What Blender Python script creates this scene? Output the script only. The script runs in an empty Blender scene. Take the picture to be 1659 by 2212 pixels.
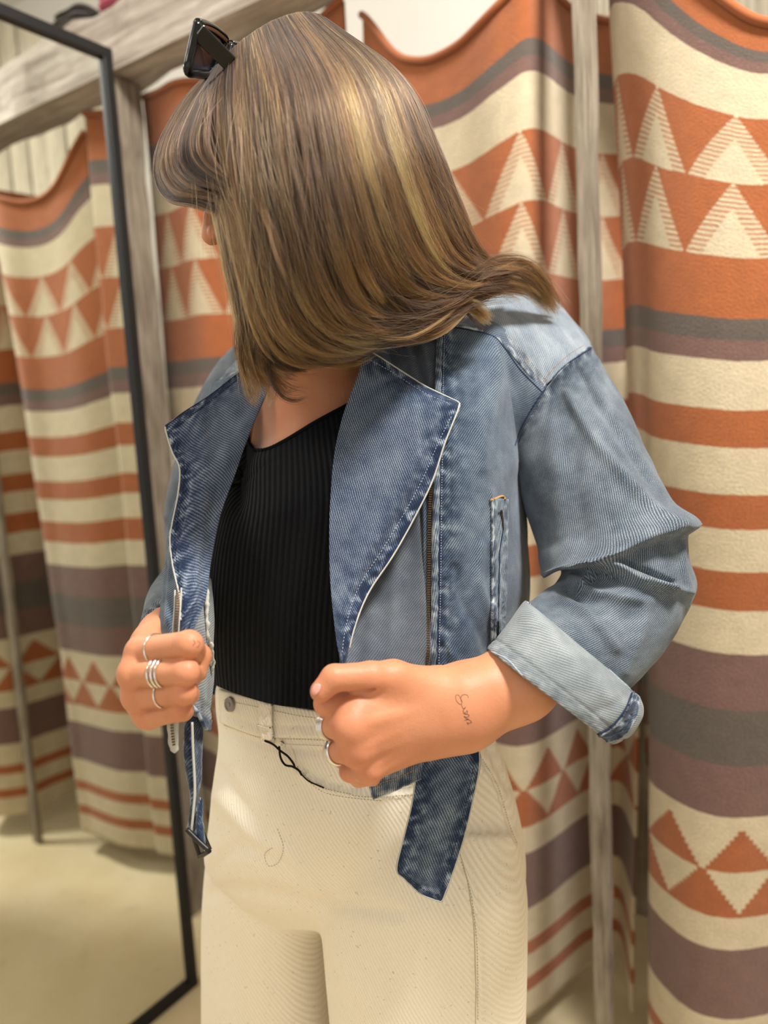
import bpy, bmesh, math, random
import numpy as np
from mathutils import Vector, Matrix
from mathutils.bvhtree import BVHTree
import openvdb as vdb

random.seed(7)
RNG = np.random.default_rng(7)
scene = bpy.context.scene
COL = scene.collection

# ------------------------------------------------------------------ camera
IW, IH, F = 1659.0, 2212.0, 1661.0
CAMZ = 1.30
_g = Vector((722, -13134, -1661)).normalized()          # gravity seen from the camera
_z = -_g
_y = (Vector((0, 0, -1)) - _z * Vector((0, 0, -1)).dot(_z)).normalized()
_x = _y.cross(_z)
RCW = np.array([_x[:], _y[:], _z[:]])                   # camera axes -> world axes
CAMP = np.array([0, 0, CAMZ])

def P(px, py, d):
    """world point seen at a pixel at depth d"""
    px, py, d = np.broadcast_arrays(np.asarray(px, float), np.asarray(py, float), np.asarray(d, float))
    v = np.stack([(px - IW / 2) / F * d, -(py - IH / 2) / F * d, -d], -1)
    return v @ RCW.T + CAMP

def proj(w):
    v = (np.asarray(w) - CAMP) @ RCW
    return IW / 2 + F * v[..., 0] / -v[..., 2], IH / 2 - F * v[..., 1] / -v[..., 2]

def floor_pt(px, py, z=0.0):
    a = P(px, py, 1.0) - CAMP
    t = (z - CAMZ) / a[2]
    return CAMP + a * t

cam_data = bpy.data.cameras.new('camera')
cam = bpy.data.objects.new('camera', cam_data)
COL.objects.link(cam)
m = Matrix.Identity(4)
for i in range(3):
    for j in range(3):
        m[i][j] = RCW[i][j]
m[2][3] = CAMZ
cam.matrix_world = m
cam_data.sensor_fit = 'VERTICAL'
cam_data.sensor_height = 36.0
cam_data.sensor_width = 27.0
cam_data.lens = F / IH * 36.0
cam_data.clip_start = 0.05
cam_data.dof.use_dof = True
cam_data.dof.focus_distance = 0.735
cam_data.dof.aperture_fstop = 2.9
scene.camera = cam

# ------------------------------------------------------------------ world, lights, exposure
world = bpy.data.worlds.new('world')
scene.world = world
world.use_nodes = True
world.node_tree.nodes['Background'].inputs[0].default_value = (1.0, 0.99, 0.975, 1)
world.node_tree.nodes['Background'].inputs[1].default_value = 0.88

def area(name, loc, target, sx, sy, power, col):
    l = bpy.data.lights.new(name, 'AREA')
    l.shape = 'RECTANGLE'; l.size = sx; l.size_y = sy; l.energy = power; l.color = col
    o = bpy.data.objects.new(name, l); COL.objects.link(o)
    o.location = loc
    o.rotation_euler = (Vector(target) - Vector(loc)).to_track_quat('-Z', 'Y').to_euler()
    return o

area('ceiling_lamp', (0.75, 0.25, 2.85), (0.1, 0.85, 1.2), 0.32, 0.32, 58, (1.0, 0.975, 0.94))
area('ceiling_lamp', (-1.1, -0.1, 2.85), (-0.2, 0.9, 1.2), 0.7, 0.7, 13, (1.0, 0.97, 0.93))
area('ceiling_lamp', (0.1, 1.15, 2.86), (0.1, 1.3, 0), 1.6, 0.3, 3, (1.0, 0.94, 0.86))
area('ceiling_lamp', (-1.5, 1.6, 2.86), (-1.2, 1.7, 0), 0.8, 0.8, 13, (1.0, 0.95, 0.88))

vs = scene.view_settings
vs.view_transform = 'Standard'
vs.look = 'None'
vs.exposure = 0.28
vs.gamma = 1.0
vs.use_curve_mapping = False
scene.cycles.max_bounces = 7
scene.cycles.diffuse_bounces = 3
scene.cycles.glossy_bounces = 4
scene.cycles.transmission_bounces = 4
scene.cycles.use_adaptive_sampling = True
scene.cycles.adaptive_threshold = 0.03

# ------------------------------------------------------------------ helpers
def lin(c):
    r = []
    for v in c[:3]:
        v = v / 255.0
        r.append(v / 12.92 if v <= 0.04045 else ((v + 0.055) / 1.055) ** 2.4)
    return (r[0], r[1], r[2], 1.0)

def tag(o, label=None, cat=None, group=None, kind=None):
    if label: o['label'] = label
    if cat: o['category'] = cat
    if group: o['group'] = group
    if kind: o['kind'] = kind
    return o

def link(o, parent=None):
    COL.objects.link(o)
    if parent is not None:
        o.parent = parent
    return o

def empty(name, loc=(0, 0, 0), parent=None):
    o = bpy.data.objects.new(name, None)
    o.empty_display_size = 0.05
    link(o, parent); o.location = loc
    return o

def mesh_obj(name, verts, faces, mat=None, parent=None, smooth=True, loc=None):
    me = bpy.data.meshes.new(name)
    v = np.asarray(verts, float)
    if loc is not None:
        v = v - np.asarray(loc)
    me.from_pydata(v.tolist(), [], faces if isinstance(faces, list) else faces.tolist())
    me.validate(); me.update()
    if smooth:
        me.polygons.foreach_set('use_smooth', np.ones(len(me.polygons), bool))
    o = bpy.data.objects.new(name, me)
    if mat: me.materials.append(mat)
    link(o, parent)
    if parent is not None:
        o.parent = parent
        pm = parent_offset(parent)
        o.location = (Vector(loc) if loc is not None else Vector((0, 0, 0))) - pm
    elif loc is not None:
        o.location = loc
    return o

def parent_offset(p):
    v = Vector((0, 0, 0))
    while p is not None:
        v += p.location
        p = p.parent
    return v

def catmull(c, n):
    """c: (K, ...) control values, n samples -> (n, ...)"""
    c = np.asarray(c, float)
    K = len(c)
    if K == 2:
        t = np.linspace(0, 1, n).reshape((-1,) + (1,) * (c.ndim - 1))
        return c[0] * (1 - t) + c[1] * t
    e = np.concatenate([[2 * c[0] - c[1]], c, [2 * c[-1] - c[-2]]])
    t = np.linspace(0, K - 1, n)
    i = np.minimum(t.astype(int), K - 2)
    f = (t - i).reshape((-1,) + (1,) * (c.ndim - 1))
    p0, p1, p2, p3 = e[i], e[i + 1], e[i + 2], e[i + 3]
    return 0.5 * (2 * p1 + (p2 - p0) * f + (2 * p0 - 5 * p1 + 4 * p2 - p3) * f ** 2 + (3 * p1 - p0 - 3 * p2 + p3) * f ** 3)

_K = RNG.normal(size=(24, 3)); _K /= np.linalg.norm(_K, axis=1)[:, None]
_PH = RNG.uniform(0, 6.28, 24)
def wob(p, freq, seed=0):
    """smooth pseudo noise about -1..1 at world points"""
    s = 0
    for k in range(6):
        kk = _K[(k + seed * 5) % 24]
        s = s + np.sin((p @ kk) * freq * (0.7 + 0.17 * k) * 6.28 + _PH[(k * 3 + seed) % 24] + 1.3 * np.sin((p @ _K[(k + 7 + seed) % 24]) * freq * 3))
    return s / 3.0

def seg_dist(px, py, line):
    """signed distance (pixels) to a polyline, and fade beyond its ends"""
    best = np.full(px.shape, 1e9); sg = np.zeros(px.shape)
    pts = catmull(line, max(8, 6 * len(line))) if len(line) > 2 else np.asarray(line, float)
    for a, b in zip(pts[:-1], pts[1:]):
        d = b - a; L = d @ d + 1e-9
        t = np.clip(((px - a[0]) * d[0] + (py - a[1]) * d[1]) / L, 0, 1)
        ex, ey = px - a[0] - t * d[0], py - a[1] - t * d[1]
        q = np.hypot(ex, ey)
        s = np.sign(d[0] * ey - d[1] * ex)
        mk = q < best
        best = np.where(mk, q, best); sg = np.where(mk, s, sg)
    return best, sg

def crease_disp(px, py, creases):
    out = np.zeros(px.shape)
    for cr in creases:
        line, w, amp = cr[0], cr[1], cr[2]
        kind = cr[3] if len(cr) > 3 else 'g'
        d, s = seg_dist(px, py, line)
        if kind == 'g':
            out += amp * np.exp(-(d / w) ** 2)
        else:                                  # overlap step: rises sharply on the right of the line, fades slowly
            sd = d * s
            out += amp * np.where(sd > 0, np.exp(-(sd / (w * 5)) ** 2), np.exp(-(sd / (w * 0.6)) ** 2))
    return out

def add_grid(name, W, thick, mat, parent=None, seams='', creases=(), wav=(), front=1.0, flip=False, uvrot=0.0, tube=False, loc=None, rag=0.0, edgew=None):
    """W (R,C,3) world grid -> solid cloth sheet with uv in metres and an 'edge' distance attribute"""
    R, C = W.shape[:2]
    du = np.gradient(W, axis=1); dv = np.gradient(W, axis=0)
    N = np.cross(du, dv); N /= np.linalg.norm(N, axis=2)[..., None] + 1e-12
    if not tube:
        view = CAMP - W
        if (N * view).sum(-1).mean() < 0: N = -N
    if flip: N = -N
    px, py = proj(W)
    D = np.zeros((R, C))
    if creases:
        fac = 1.0
        if tube:
            fac = np.clip((N * (CAMP - W)).sum(-1) / np.linalg.norm(CAMP - W, axis=-1) * 3 + .3, 0, 1)
        D += crease_disp(px, py, creases) * fac
    for (fr, am, sd) in wav:
        D += wob(W, fr, sd) * am
    u = np.zeros((R, C)); v = np.zeros((R, C))
    u[:, 1:] = np.cumsum(np.linalg.norm(np.diff(W, axis=1), axis=2), axis=1)
    v[1:, :] = np.cumsum(np.linalg.norm(np.diff(W, axis=0), axis=2), axis=0)
    u = u - u[:, C // 2:C // 2 + 1]
    v = v.mean(1, keepdims=True) * 0.7 + v * 0.3
    e = np.full((R, C), 0.2)
    uu = np.zeros((R, C)); uu[:, 1:] = np.cumsum(np.linalg.norm(np.diff(W, axis=1), axis=2), axis=1)
    vv = np.zeros((R, C)); vv[1:, :] = np.cumsum(np.linalg.norm(np.diff(W, axis=0), axis=2), axis=0)
    if 'L' in seams: e = np.minimum(e, uu)
    if 'R' in seams: e = np.minimum(e, uu[:, -1:] - uu)
    if 'T' in seams: e = np.minimum(e, vv)
    if 'B' in seams: e = np.minimum(e, vv[-1:, :] - vv)
    # puckered hem relief
    if seams:
        al = (uu + vv) if len(seams) > 1 else (vv if seams in 'LR' else uu)
        puck = np.sin(al * 6.283 / 0.0125 + 2.0 * np.sin(al * 190)) * np.exp(-((e - 0.0065) / 0.0045) ** 2)
        D += 0.0007 * puck + 0.0007 * np.exp(-((e - 0.003) / 0.003) ** 2) - 0.0009 * np.exp(-((e - 0.012) / 0.0016) ** 2)
    A = W + N * D[..., None]
    B = A - N * thick
    V = np.concatenate([A.reshape(-1, 3), B.reshape(-1, 3)])
    idx = np.arange(R * C).reshape(R, C)
    q = np.stack([idx[:-1, :-1], idx[:-1, 1:], idx[1:, 1:], idx[1:, :-1]], -1).reshape(-1, 4)
    # orient to N
    a, b, c = A.reshape(-1, 3)[q[0, 0]], A.reshape(-1, 3)[q[0, 1]], A.reshape(-1, 3)[q[0, 3]]
    if np.dot(np.cross(b - a, c - a), N.reshape(-1, 3)[q[0, 0]]) < 0:
        q = q[:, ::-1]
    faces = [q, (q + R * C)[:, ::-1]]
    ring = np.concatenate([idx[0, :], idx[1:, -1], idx[-1, -2::-1], idx[-2:0:-1, 0]])
    nx = np.roll(ring, -1)
    rim = np.stack([ring, nx, nx + R * C, ring + R * C], -1)
    faces.append(rim)
    FA = np.concatenate(faces)
    o = mesh_obj(name, V, FA, mat, parent, loc=loc)
    me = o.data
    uvl = me.uv_layers.new(name='UVMap')
    li = np.zeros(len(me.loops), np.int32); me.loops.foreach_get('vertex_index', li)
    UV = np.stack([u.ravel(), v.ravel()], -1)
    cr, sr = math.cos(uvrot), math.sin(uvrot)
    UV = UV @ np.array([[cr, -sr], [sr, cr]])
    UV = np.concatenate([UV, UV])
    uvl.data.foreach_set('uv', UV[li].ravel())
    at = me.attributes.new('edge', 'FLOAT', 'POINT')
    ee = e.ravel()
    inner = e.ravel().copy()
    at.data.foreach_set('value', np.concatenate([ee, inner]))
    return o

def sheet(name, rows, thick, mat, parent=None, res=0.003, **k):
    g = np.asarray(rows, float)                     # (R,C,3) px,py,d
    w = P(g[..., 0], g[..., 1], g[..., 2])
    Lu = np.linalg.norm(np.diff(w, axis=1), axis=2).sum(1).max()
    Lv = np.linalg.norm(np.diff(w, axis=0), axis=2).sum(0).max()
    nu = int(np.clip(Lu / res, 4, 160)); nv = int(np.clip(Lv / res, 4, 220))
    g = catmull(g, nv)
    g = np.swapaxes(catmull(np.swapaxes(g, 0, 1), nu), 0, 1)
    W = P(g[..., 0], g[..., 1], g[..., 2])
    return add_grid(name, W, thick, mat, parent, **k)

def tube_grid(rings, na=96, nl=100, drop=0, square=1.0):
    """rings: (x1,y1,x2,y2,depth,half_depth[,skew m]) silhouettes -> (R,C,3) world grid, seam at the far side"""
    r = np.array([list(q) + [0] * (7 - len(q)) for q in rings], float)
    r = catmull(r, nl)
    p1 = P(r[:, 0], r[:, 1], r[:, 4]); p2 = P(r[:, 2], r[:, 3], r[:, 4])
    c = (p1 + p2) / 2; a = (p2 - p1) / 2
    t = np.gradient(c, axis=0)
    view = c - CAMP; view /= np.linalg.norm(view, axis=1)[:, None]
    right = a / (np.linalg.norm(a, axis=1)[:, None] + 1e-9)
    view = view - right * (view * right).sum(1)[:, None]
    view /= np.linalg.norm(view, axis=1)[:, None]
    b = view * r[:, 5:6]
    th = np.linspace(0, 2 * np.pi, na + 1) + np.pi / 2      # start at far side
    ct, st = np.cos(th), np.sin(th)
    ct = np.sign(ct) * np.abs(ct) ** square; st = np.sign(st) * np.abs(st) ** square
    W = c[:, None, :] + a[:, None, :] * ct[None, :, None] + b[:, None, :] * st[None, :, None]
    W += (right * r[:, 6:7])[:, None, :] * (-st)[None, :, None]
    return W

def tube(name, rings, thick, mat, parent=None, na=96, nl=100, square=1.0, post=None, **k):
    W = tube_grid(rings, na, nl, square=square)
    if post: W = post(W)
    # outward normals
    du = np.gradient(W, axis=1); dv = np.gradient(W, axis=0)
    N = np.cross(du, dv)
    c = W.mean(1, keepdims=True)
    fl = (N * (W - c)).sum(-1).mean() < 0
    return add_grid(name, W, thick, mat, parent, tube=True, flip=bool(fl), **k)

def wire_mesh(pts, r, n=8):
    pts = np.asarray(pts, float)
    t = np.gradient(pts, axis=0); t /= np.linalg.norm(t, axis=1)[:, None] + 1e-12
    up = np.array([0.3, -0.9, 0.31]); up = up / np.linalg.norm(up)
    s = np.cross(t, up); s /= np.linalg.norm(s, axis=1)[:, None] + 1e-12
    q = np.cross(s, t)
    rr = np.broadcast_to(np.asarray(r, float), (len(pts),))
    th = np.linspace(0, 2 * np.pi, n, endpoint=False)
    V = pts[:, None] + (s[:, None] * np.cos(th)[None, :, None] + q[:, None] * np.sin(th)[None, :, None]) * rr[:, None, None]
    idx = np.arange(len(pts) * n).reshape(len(pts), n)
    i2 = np.roll(idx, -1, 1)
    fs = np.stack([idx[:-1], i2[:-1], i2[1:], idx[1:]], -1).reshape(-1, 4).tolist()
    fs.append(idx[0][::-1].tolist()); fs.append(idx[-1].tolist())
    return V.reshape(-1, 3), fs

class Acc:
    def __init__(s): s.v = []; s.f = []; s.n = 0
    def add(s, v, f):
        s.v.append(np.asarray(v, float)); s.f += [[i + s.n for i in q] for q in f]; s.n += len(v)
    def box(s, c, ax, ay, az):
        """centre and three half-axis vectors"""
        c, ax, ay, az = map(np.asarray, (c, ax, ay, az))
        v = [c + i * ax + j * ay + k * az for i in (-1, 1) for j in (-1, 1) for k in (-1, 1)]
        s.add(v, [[0, 1, 3, 2], [4, 6, 7, 5], [0, 4, 5, 1], [2, 3, 7, 6], [0, 2, 6, 4], [1, 5, 7, 3]])
    def build(s, name, mat, parent=None, smooth=True, loc=None):
        return mesh_obj(name, np.concatenate(s.v), s.f, mat, parent, smooth, loc)

def wire(name, pts, r, mat, parent=None, n=8, sm=0, **k):
    pts = np.asarray(pts, float)
    if sm: pts = catmull(pts, sm)
    v, f = wire_mesh(pts, r, n)
    return mesh_obj(name, v, f, mat, parent, **k)

def bvh_of(o):
    dg = None
    me = o.data
    off = parent_offset(o)
    vs_ = [v.co + off for v in me.vertices]
    return BVHTree.FromPolygons(vs_, [tuple(p.vertices) for p in me.polygons])

def cast(trees, px, py):
    o = Vector(CAMP); d = Vector(P(px, py, 1.0) - CAMP).normalized()
    best = None
    for t in trees:
        h = t.ray_cast(o, d)
        if h[0] is not None and (best is None or h[3] < best[2]):
            n = h[1] if h[1].dot(d) < 0 else -h[1]
            best = (h[0], n, h[3])
    return best

def on_surf(trees, line, n, off=0.0004):
    """px polyline laid on real surfaces -> points, normals"""
    L = catmull(line, n)
    pts, nrm = [], []
    for x, y in L:
        h = cast(trees, x, y)
        if h is None: continue
        pts.append(np.array(h[0] + h[1] * off)); nrm.append(np.array(h[1]))
    return np.array(pts), np.array(nrm)

def stitches(name, trees, lines, mat, parent, pitch=0.0032, r=0.00032, frac=0.62):
    ac = Acc()
    for line in lines:
        n = int(sum(math.hypot(b[0] - a[0], b[1] - a[1]) for a, b in zip(line[:-1], line[1:])) / 2) + 4
        pts, nr = on_surf(trees, line, n, 0.0003)
        if len(pts) < 3: continue
        sd = np.r_[0, np.cumsum(np.linalg.norm(np.diff(pts, axis=0), axis=1))]
        k = 0.0
        while k < sd[-1] - pitch:
            q = np.linspace(k, k + pitch * frac, 4)
            seg = np.stack([np.interp(q, sd, pts[:, i]) for i in range(3)], -1)
            if np.linalg.norm(seg[-1] - seg[0]) < pitch * 1.5:
                v, f = wire_mesh(seg, [r * .5, r, r, r * .5], 5)
                ac.add(v, f)
            k += pitch
    if ac.n:
        o = ac.build(name, mat, parent)
        o['kind'] = 'stuff'
        return o

# ---- signed distance modelling -> one smooth surface
def sdf_mesh(prims, voxel, pad=0.02):
    lo = np.full(3, 1e9); hi = -lo
    for p in prims:
        if p[0] == 'c':
            for c, r in ((p[1], p[3]), (p[2], p[4])):
                lo = np.minimum(lo, np.array(c) - r); hi = np.maximum(hi, np.array(c) + r)
        else:
            R = max(p[3]); lo = np.minimum(lo, np.array(p[1]) - R); hi = np.maximum(hi, np.array(p[1]) + R)
    lo = lo - pad; hi = hi + pad
    n = np.ceil((hi - lo) / voxel).astype(int) + 1
    ax = [(lo[i] + voxel * np.arange(n[i])).astype(np.float32) for i in range(3)]
    D = np.full(n, 0.3, np.float32)
    for p in prims:
        k = p[5] if p[0] == 'c' else p[4]
        mar = 3 * k + 4 * voxel + 0.012
        if p[0] == 'c':
            a, b = np.array(p[1], np.float32), np.array(p[2], np.float32)
            l2 = np.minimum(a - p[3], b - p[4]) - mar; h2 = np.maximum(a + p[3], b + p[4]) + mar
        else:
            R = max(p[3]); l2 = np.array(p[1]) - R - mar; h2 = np.array(p[1]) + R + mar
        i0 = np.maximum(0, ((l2 - lo) / voxel).astype(int)); i1 = np.minimum(n, ((h2 - lo) / voxel).astype(int) + 2)
        sl = tuple(slice(i0[i], i1[i]) for i in range(3))
        X = ax[0][sl[0]][:, None, None]; Y = ax[1][sl[1]][None, :, None]; Z = ax[2][sl[2]][None, None, :]
        if p[0] == 'c':
            ab = b - a; L = float(ab @ ab) + 1e-12
            t = np.clip(((X - a[0]) * ab[0] + (Y - a[1]) * ab[1] + (Z - a[2]) * ab[2]) / L, 0, 1)
            d = np.sqrt((X - a[0] - t * ab[0]) ** 2 + (Y - a[1] - t * ab[1]) ** 2 + (Z - a[2] - t * ab[2]) ** 2) - (p[3] * (1 - t) + p[4] * t)
        else:
            c, M, rad = np.array(p[1], np.float32), np.array(p[2], np.float32), p[3]
            q = 0
            g = 0
            for i in range(3):
                e = ((X - c[0]) * M[i][0] + (Y - c[1]) * M[i][1] + (Z - c[2]) * M[i][2])
                q = q + (e / rad[i]) ** 2; g = g + (e / rad[i] ** 2) ** 2
            q = np.sqrt(q); d = q * (q - 1) / (np.sqrt(g) + 1e-9)
        d = d.astype(np.float32)
        cur = D[sl]
        if len(p) > 6 and p[6] == 'sub' or (p[0] == 'e' and len(p) > 5 and p[5] == 'sub'):
            h = np.clip(0.5 - 0.5 * (cur + d) / k, 0, 1)
            D[sl] = cur * (1 - h) + (-d) * h + k * h * (1 - h)
        else:
            h = np.clip(0.5 + 0.5 * (cur - d) / k, 0, 1)
            D[sl] = cur * (1 - h) + d * h - k * h * (1 - h)
    g = vdb.FloatGrid(0.3)
    g.copyFromArray(np.ascontiguousarray(D))
    pts, quads = g.convertToQuads(isovalue=0.0)
    pts = pts * voxel + lo
    quads = quads[:, ::-1]
    return pts, quads
# ------------------------------------------------------------------ node expressions and materials
class E:
    """a node socket with arithmetic"""
    def __init__(s, t, k): s.t = t; s.k = k
    def _m(s, op, *a):
        n = s.t.nodes.new('ShaderNodeMath'); n.operation = op
        for i, x in enumerate((s,) + a):
            if isinstance(x, E): s.t.links.new(x.k, n.inputs[i])
            else: n.inputs[i].default_value = float(x)
        return E(s.t, n.outputs[0])
    def __add__(s, o): return s._m('ADD', o)
    __radd__ = __add__
    def __sub__(s, o): return s._m('SUBTRACT', o)
    def __rsub__(s, o): return (s * -1) + o
    def __mul__(s, o): return s._m('MULTIPLY', o)
    __rmul__ = __mul__
    def __truediv__(s, o): return s._m('DIVIDE', o)
    def gt(s, o): return s._m('GREATER_THAN', o)
    def lt(s, o): return s._m('LESS_THAN', o)
    def sin(s): return s._m('SINE')
    def fract(s): return s._m('FRACT')
    def floor(s): return s._m('FLOOR')
    def abs(s): return s._m('ABSOLUTE')
    def exp(s): return s._m('EXPONENT')
    def mx(s, o): return s._m('MAXIMUM', o)
    def mn(s, o): return s._m('MINIMUM', o)
    def clamp(s): return s.mx(0.0).mn(1.0)

class Mat:
    def __init__(s, name, rough=0.8, spec=0.3, sheen=0.0, metal=0.0):
        s.m = bpy.data.materials.new(name); s.m.use_nodes = True
        s.t = s.m.node_tree; s.b = s.t.nodes['Principled BSDF']
        s.b.inputs['Roughness'].default_value = rough
        s.b.inputs['Specular IOR Level'].default_value = spec
        s.b.inputs['Metallic'].default_value = metal
        s.b.inputs['Sheen Weight'].default_value = sheen
        s.b.inputs['Sheen Roughness'].default_value = 0.6
        s.tc = s.t.nodes.new('ShaderNodeTexCoord')
    def uv(s):
        x = s.t.nodes.new('ShaderNodeSeparateXYZ'); s.t.links.new(s.tc.outputs['UV'], x.inputs[0])
        return E(s.t, x.outputs[0]), E(s.t, x.outputs[1])
    def obj(s):
        g = s.t.nodes.new('ShaderNodeNewGeometry')
        x = s.t.nodes.new('ShaderNodeSeparateXYZ'); s.t.links.new(g.outputs['Position'], x.inputs[0])
        return [E(s.t, x.outputs[i]) for i in range(3)]
    def xyz(s, x, y, z=0.0):
        c = s.t.nodes.new('ShaderNodeCombineXYZ')
        for i, q in enumerate((x, y, z)):
            if isinstance(q, E): s.t.links.new(q.k, c.inputs[i])
            else: c.inputs[i].default_value = q
        return c.outputs[0]
    def noise(s, vec, scale, detail=2.0, rough=0.5):
        n = s.t.nodes.new('ShaderNodeTexNoise'); n.inputs['Scale'].default_value = scale
        n.inputs['Detail'].default_value = detail; n.inputs['Roughness'].default_value = rough
        s.t.links.new(vec, n.inputs['Vector'])
        return E(s.t, n.outputs['Fac'])
    def attr(s, name):
        n = s.t.nodes.new('ShaderNodeAttribute'); n.attribute_name = name
        return E(s.t, n.outputs['Fac'])
    def mix(s, f, a, b):
        n = s.t.nodes.new('ShaderNodeMix'); n.data_type = 'RGBA'
        for k, q in ((0, f), (6, a), (7, b)):
            if isinstance(q, E): s.t.links.new(q.k, n.inputs[k])
            elif isinstance(q, bpy.types.NodeSocket): s.t.links.new(q, n.inputs[k])
            else: n.inputs[k].default_value = q
        return n.outputs[2]
    def bump(s, h, dist, strength=1.0):
        n = s.t.nodes.new('ShaderNodeBump'); n.inputs['Distance'].default_value = dist; n.inputs['Strength'].default_value = strength
        s.t.links.new(h.k, n.inputs['Height']); s.t.links.new(n.outputs[0], s.b.inputs['Normal'])
    def color(s, c):
        if isinstance(c, (tuple, list)): s.b.inputs['Base Color'].default_value = c
        else: s.t.links.new(c, s.b.inputs['Base Color'])

def plain(name, rgb, rough=0.6, spec=0.4, metal=0.0):
    M = Mat(name, rough, spec, 0, metal); M.color(lin(rgb)); return M.m

def denim(name, dark=(42, 62, 98), mid=(116, 132, 156), light=(196, 204, 212), fade=0.0, pitch=0.0021, contrast=1.0, wear=1.0, ang=0.6):
    M = Mat(name, 0.88, 0.15, 0.15)
    u, v = M.uv()
    vec = M.xyz(u, v)
    big = M.noise(vec, 16, 3, 0.55)
    med = M.noise(vec, 70, 2)
    fine = M.noise(vec, 1300, 1)
    ca, sa = math.cos(ang), math.sin(ang)
    ph = (u * ca + v * sa) * (6.2832 / pitch) + med * 5.0
    tw = ph.sin() * 0.5 + 0.5
    al = M.noise(vec, 95, 1)
    e = M.attr('edge')
    near = ((e * (-1.0 / 0.011)).exp())                # 1 at a seam
    blot = (al - 0.5) * 3.2
    val = 0.45 + fade + (tw - 0.5) * 0.50 * contrast + (fine - 0.5) * 1.1 * contrast + (big - 0.5) * 0.9 + (med - .5) * .35
    val = val + near * (blot - 0.35) * wear
    rim = (e.lt(0.0011)) * 0.5 * wear
    val = (val + rim).clamp()
    c1 = M.mix((val * 2.0).clamp(), lin(dark), lin(mid))
    c2 = M.mix((val * 2.0 - 1.0).clamp(), c1, lin(light))
    M.color(c2)
    M.bump(tw * 0.6 + fine * 0.7, 0.0005, 0.6)
    return M.m

MAT = {}
MAT['denim'] = denim('washed_denim', dark=(26, 40, 62), mid=(80, 95, 112), light=(154, 165, 172), wear=1.3)
MAT['denim_lapel'] = denim('lapel_denim', dark=(20, 38, 66), mid=(78, 92, 114), light=(156, 164, 174), ang=-0.62, contrast=1.15, wear=1.9)
MAT['denim_light'] = denim('shoulder_denim', dark=(52, 66, 84), mid=(116, 128, 138), light=(186, 192, 194), fade=0.04, ang=0.15)
MAT['denim_sleeve'] = denim('sleeve_denim', dark=(34, 44, 58), mid=(90, 101, 112), light=(164, 171, 174), ang=0.25)
MAT['denim_grey'] = denim('inner_panel_denim', dark=(50, 57, 68), mid=(90, 97, 106), light=(138, 143, 147), contrast=0.8, wear=0.3, ang=0.6)
MAT['denim_inside'] = denim('denim_reverse_side', dark=(88, 96, 102), mid=(130, 137, 140), light=(182, 186, 184), contrast=0.9, wear=0.5, pitch=0.0024, ang=1.2)
MAT['denim_blue'] = denim('strap_denim', dark=(24, 42, 68), mid=(78, 94, 114), light=(160, 171, 180), wear=1.6, ang=-0.6, fade=.05)
MAT['pale_thread'] = plain('pale_frayed_edge', (190, 188, 178), 0.9, 0.1)
MAT['tan_thread'] = plain('tan_thread', (176, 138, 92), 0.8, 0.2)
MAT['navy_thread'] = plain('navy_thread', (34, 44, 70), 0.8, 0.2)
MAT['blue_thread'] = plain('pale_blue_thread', (168, 178, 190), 0.8, 0.2)
MAT['cream_thread'] = plain('cream_thread', (196, 182, 150), 0.8, 0.2)
MAT['brass'] = plain('antique_brass', (92, 72, 52), 0.35, 0.5, 0.9)
MAT['black_metal'] = plain('blackened_metal', (46, 44, 42), 0.35, 0.5, 0.6)
MAT['silver'] = plain('polished_silver', (232, 230, 226), 0.16, 0.6, 1.0)
MAT['dark_silver'] = plain('oxidised_silver', (120, 104, 98), 0.3, 0.6, 1.0)
MAT['grey_button'] = plain('grey_button_metal', (150, 140, 132), 0.45, 0.5, 0.4)
MAT['string'] = plain('black_string', (20, 18, 20), 0.7, 0.2)
MAT['glossy_black'] = plain('glossy_black_acetate', (8, 8, 10), 0.16, 0.4)
MAT['black_cord'] = plain('black_wrist_cord', (60, 58, 58), 0.8, 0.2)
MAT['ink'] = plain('tattoo_ink', (78, 62, 54), 0.6, 0.2)
MAT['ink_soft'] = plain('faded_tattoo_ink', (120, 84, 66), 0.6, 0.2)
MAT['shoe'] = plain('white_leather', (225, 222, 215), 0.5, 0.3)

M = Mat('smoked_lens', 0.25, 0.3); M.color(lin((18, 21, 28))); MAT['lens'] = M.m

# skin
M = Mat('skin', 0.48, 0.35)
x, y, z = M.obj()
v = M.xyz(x, y, z)
n1 = M.noise(v, 26, 3); n2 = M.noise(v, 9, 1); n3 = M.noise(v, 900, 2)
c = M.mix(((n1 - 0.5) * 1.6 + 0.5).clamp(), lin((196, 131, 93)), lin((215, 152, 115)))
c = M.mix(((n2 - 0.45) * 1.5).clamp(), c, lin((204, 124, 90)))
c = M.mix((M.attr('flush') * 0.45).clamp(), c, lin((206, 116, 92)))
M.color(c)
M.b.inputs['Subsurface Weight'].default_value = 0.22
M.b.inputs['Subsurface Radius'].default_value = (1.0, 0.35, 0.2)
M.b.inputs['Subsurface Scale'].default_value = 0.006
M.bump(n3 + M.noise(v, 260, 2) * 1.5, 0.00035, 0.5)
MAT['skin'] = M.m
M = Mat('fingernail', 0.25, 0.5); M.color(lin((226, 160, 144))); MAT['nail'] = M.m
M = Mat('lip', 0.4, 0.4); M.color(lin((186, 100, 92))); MAT['lip'] = M.m

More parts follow.
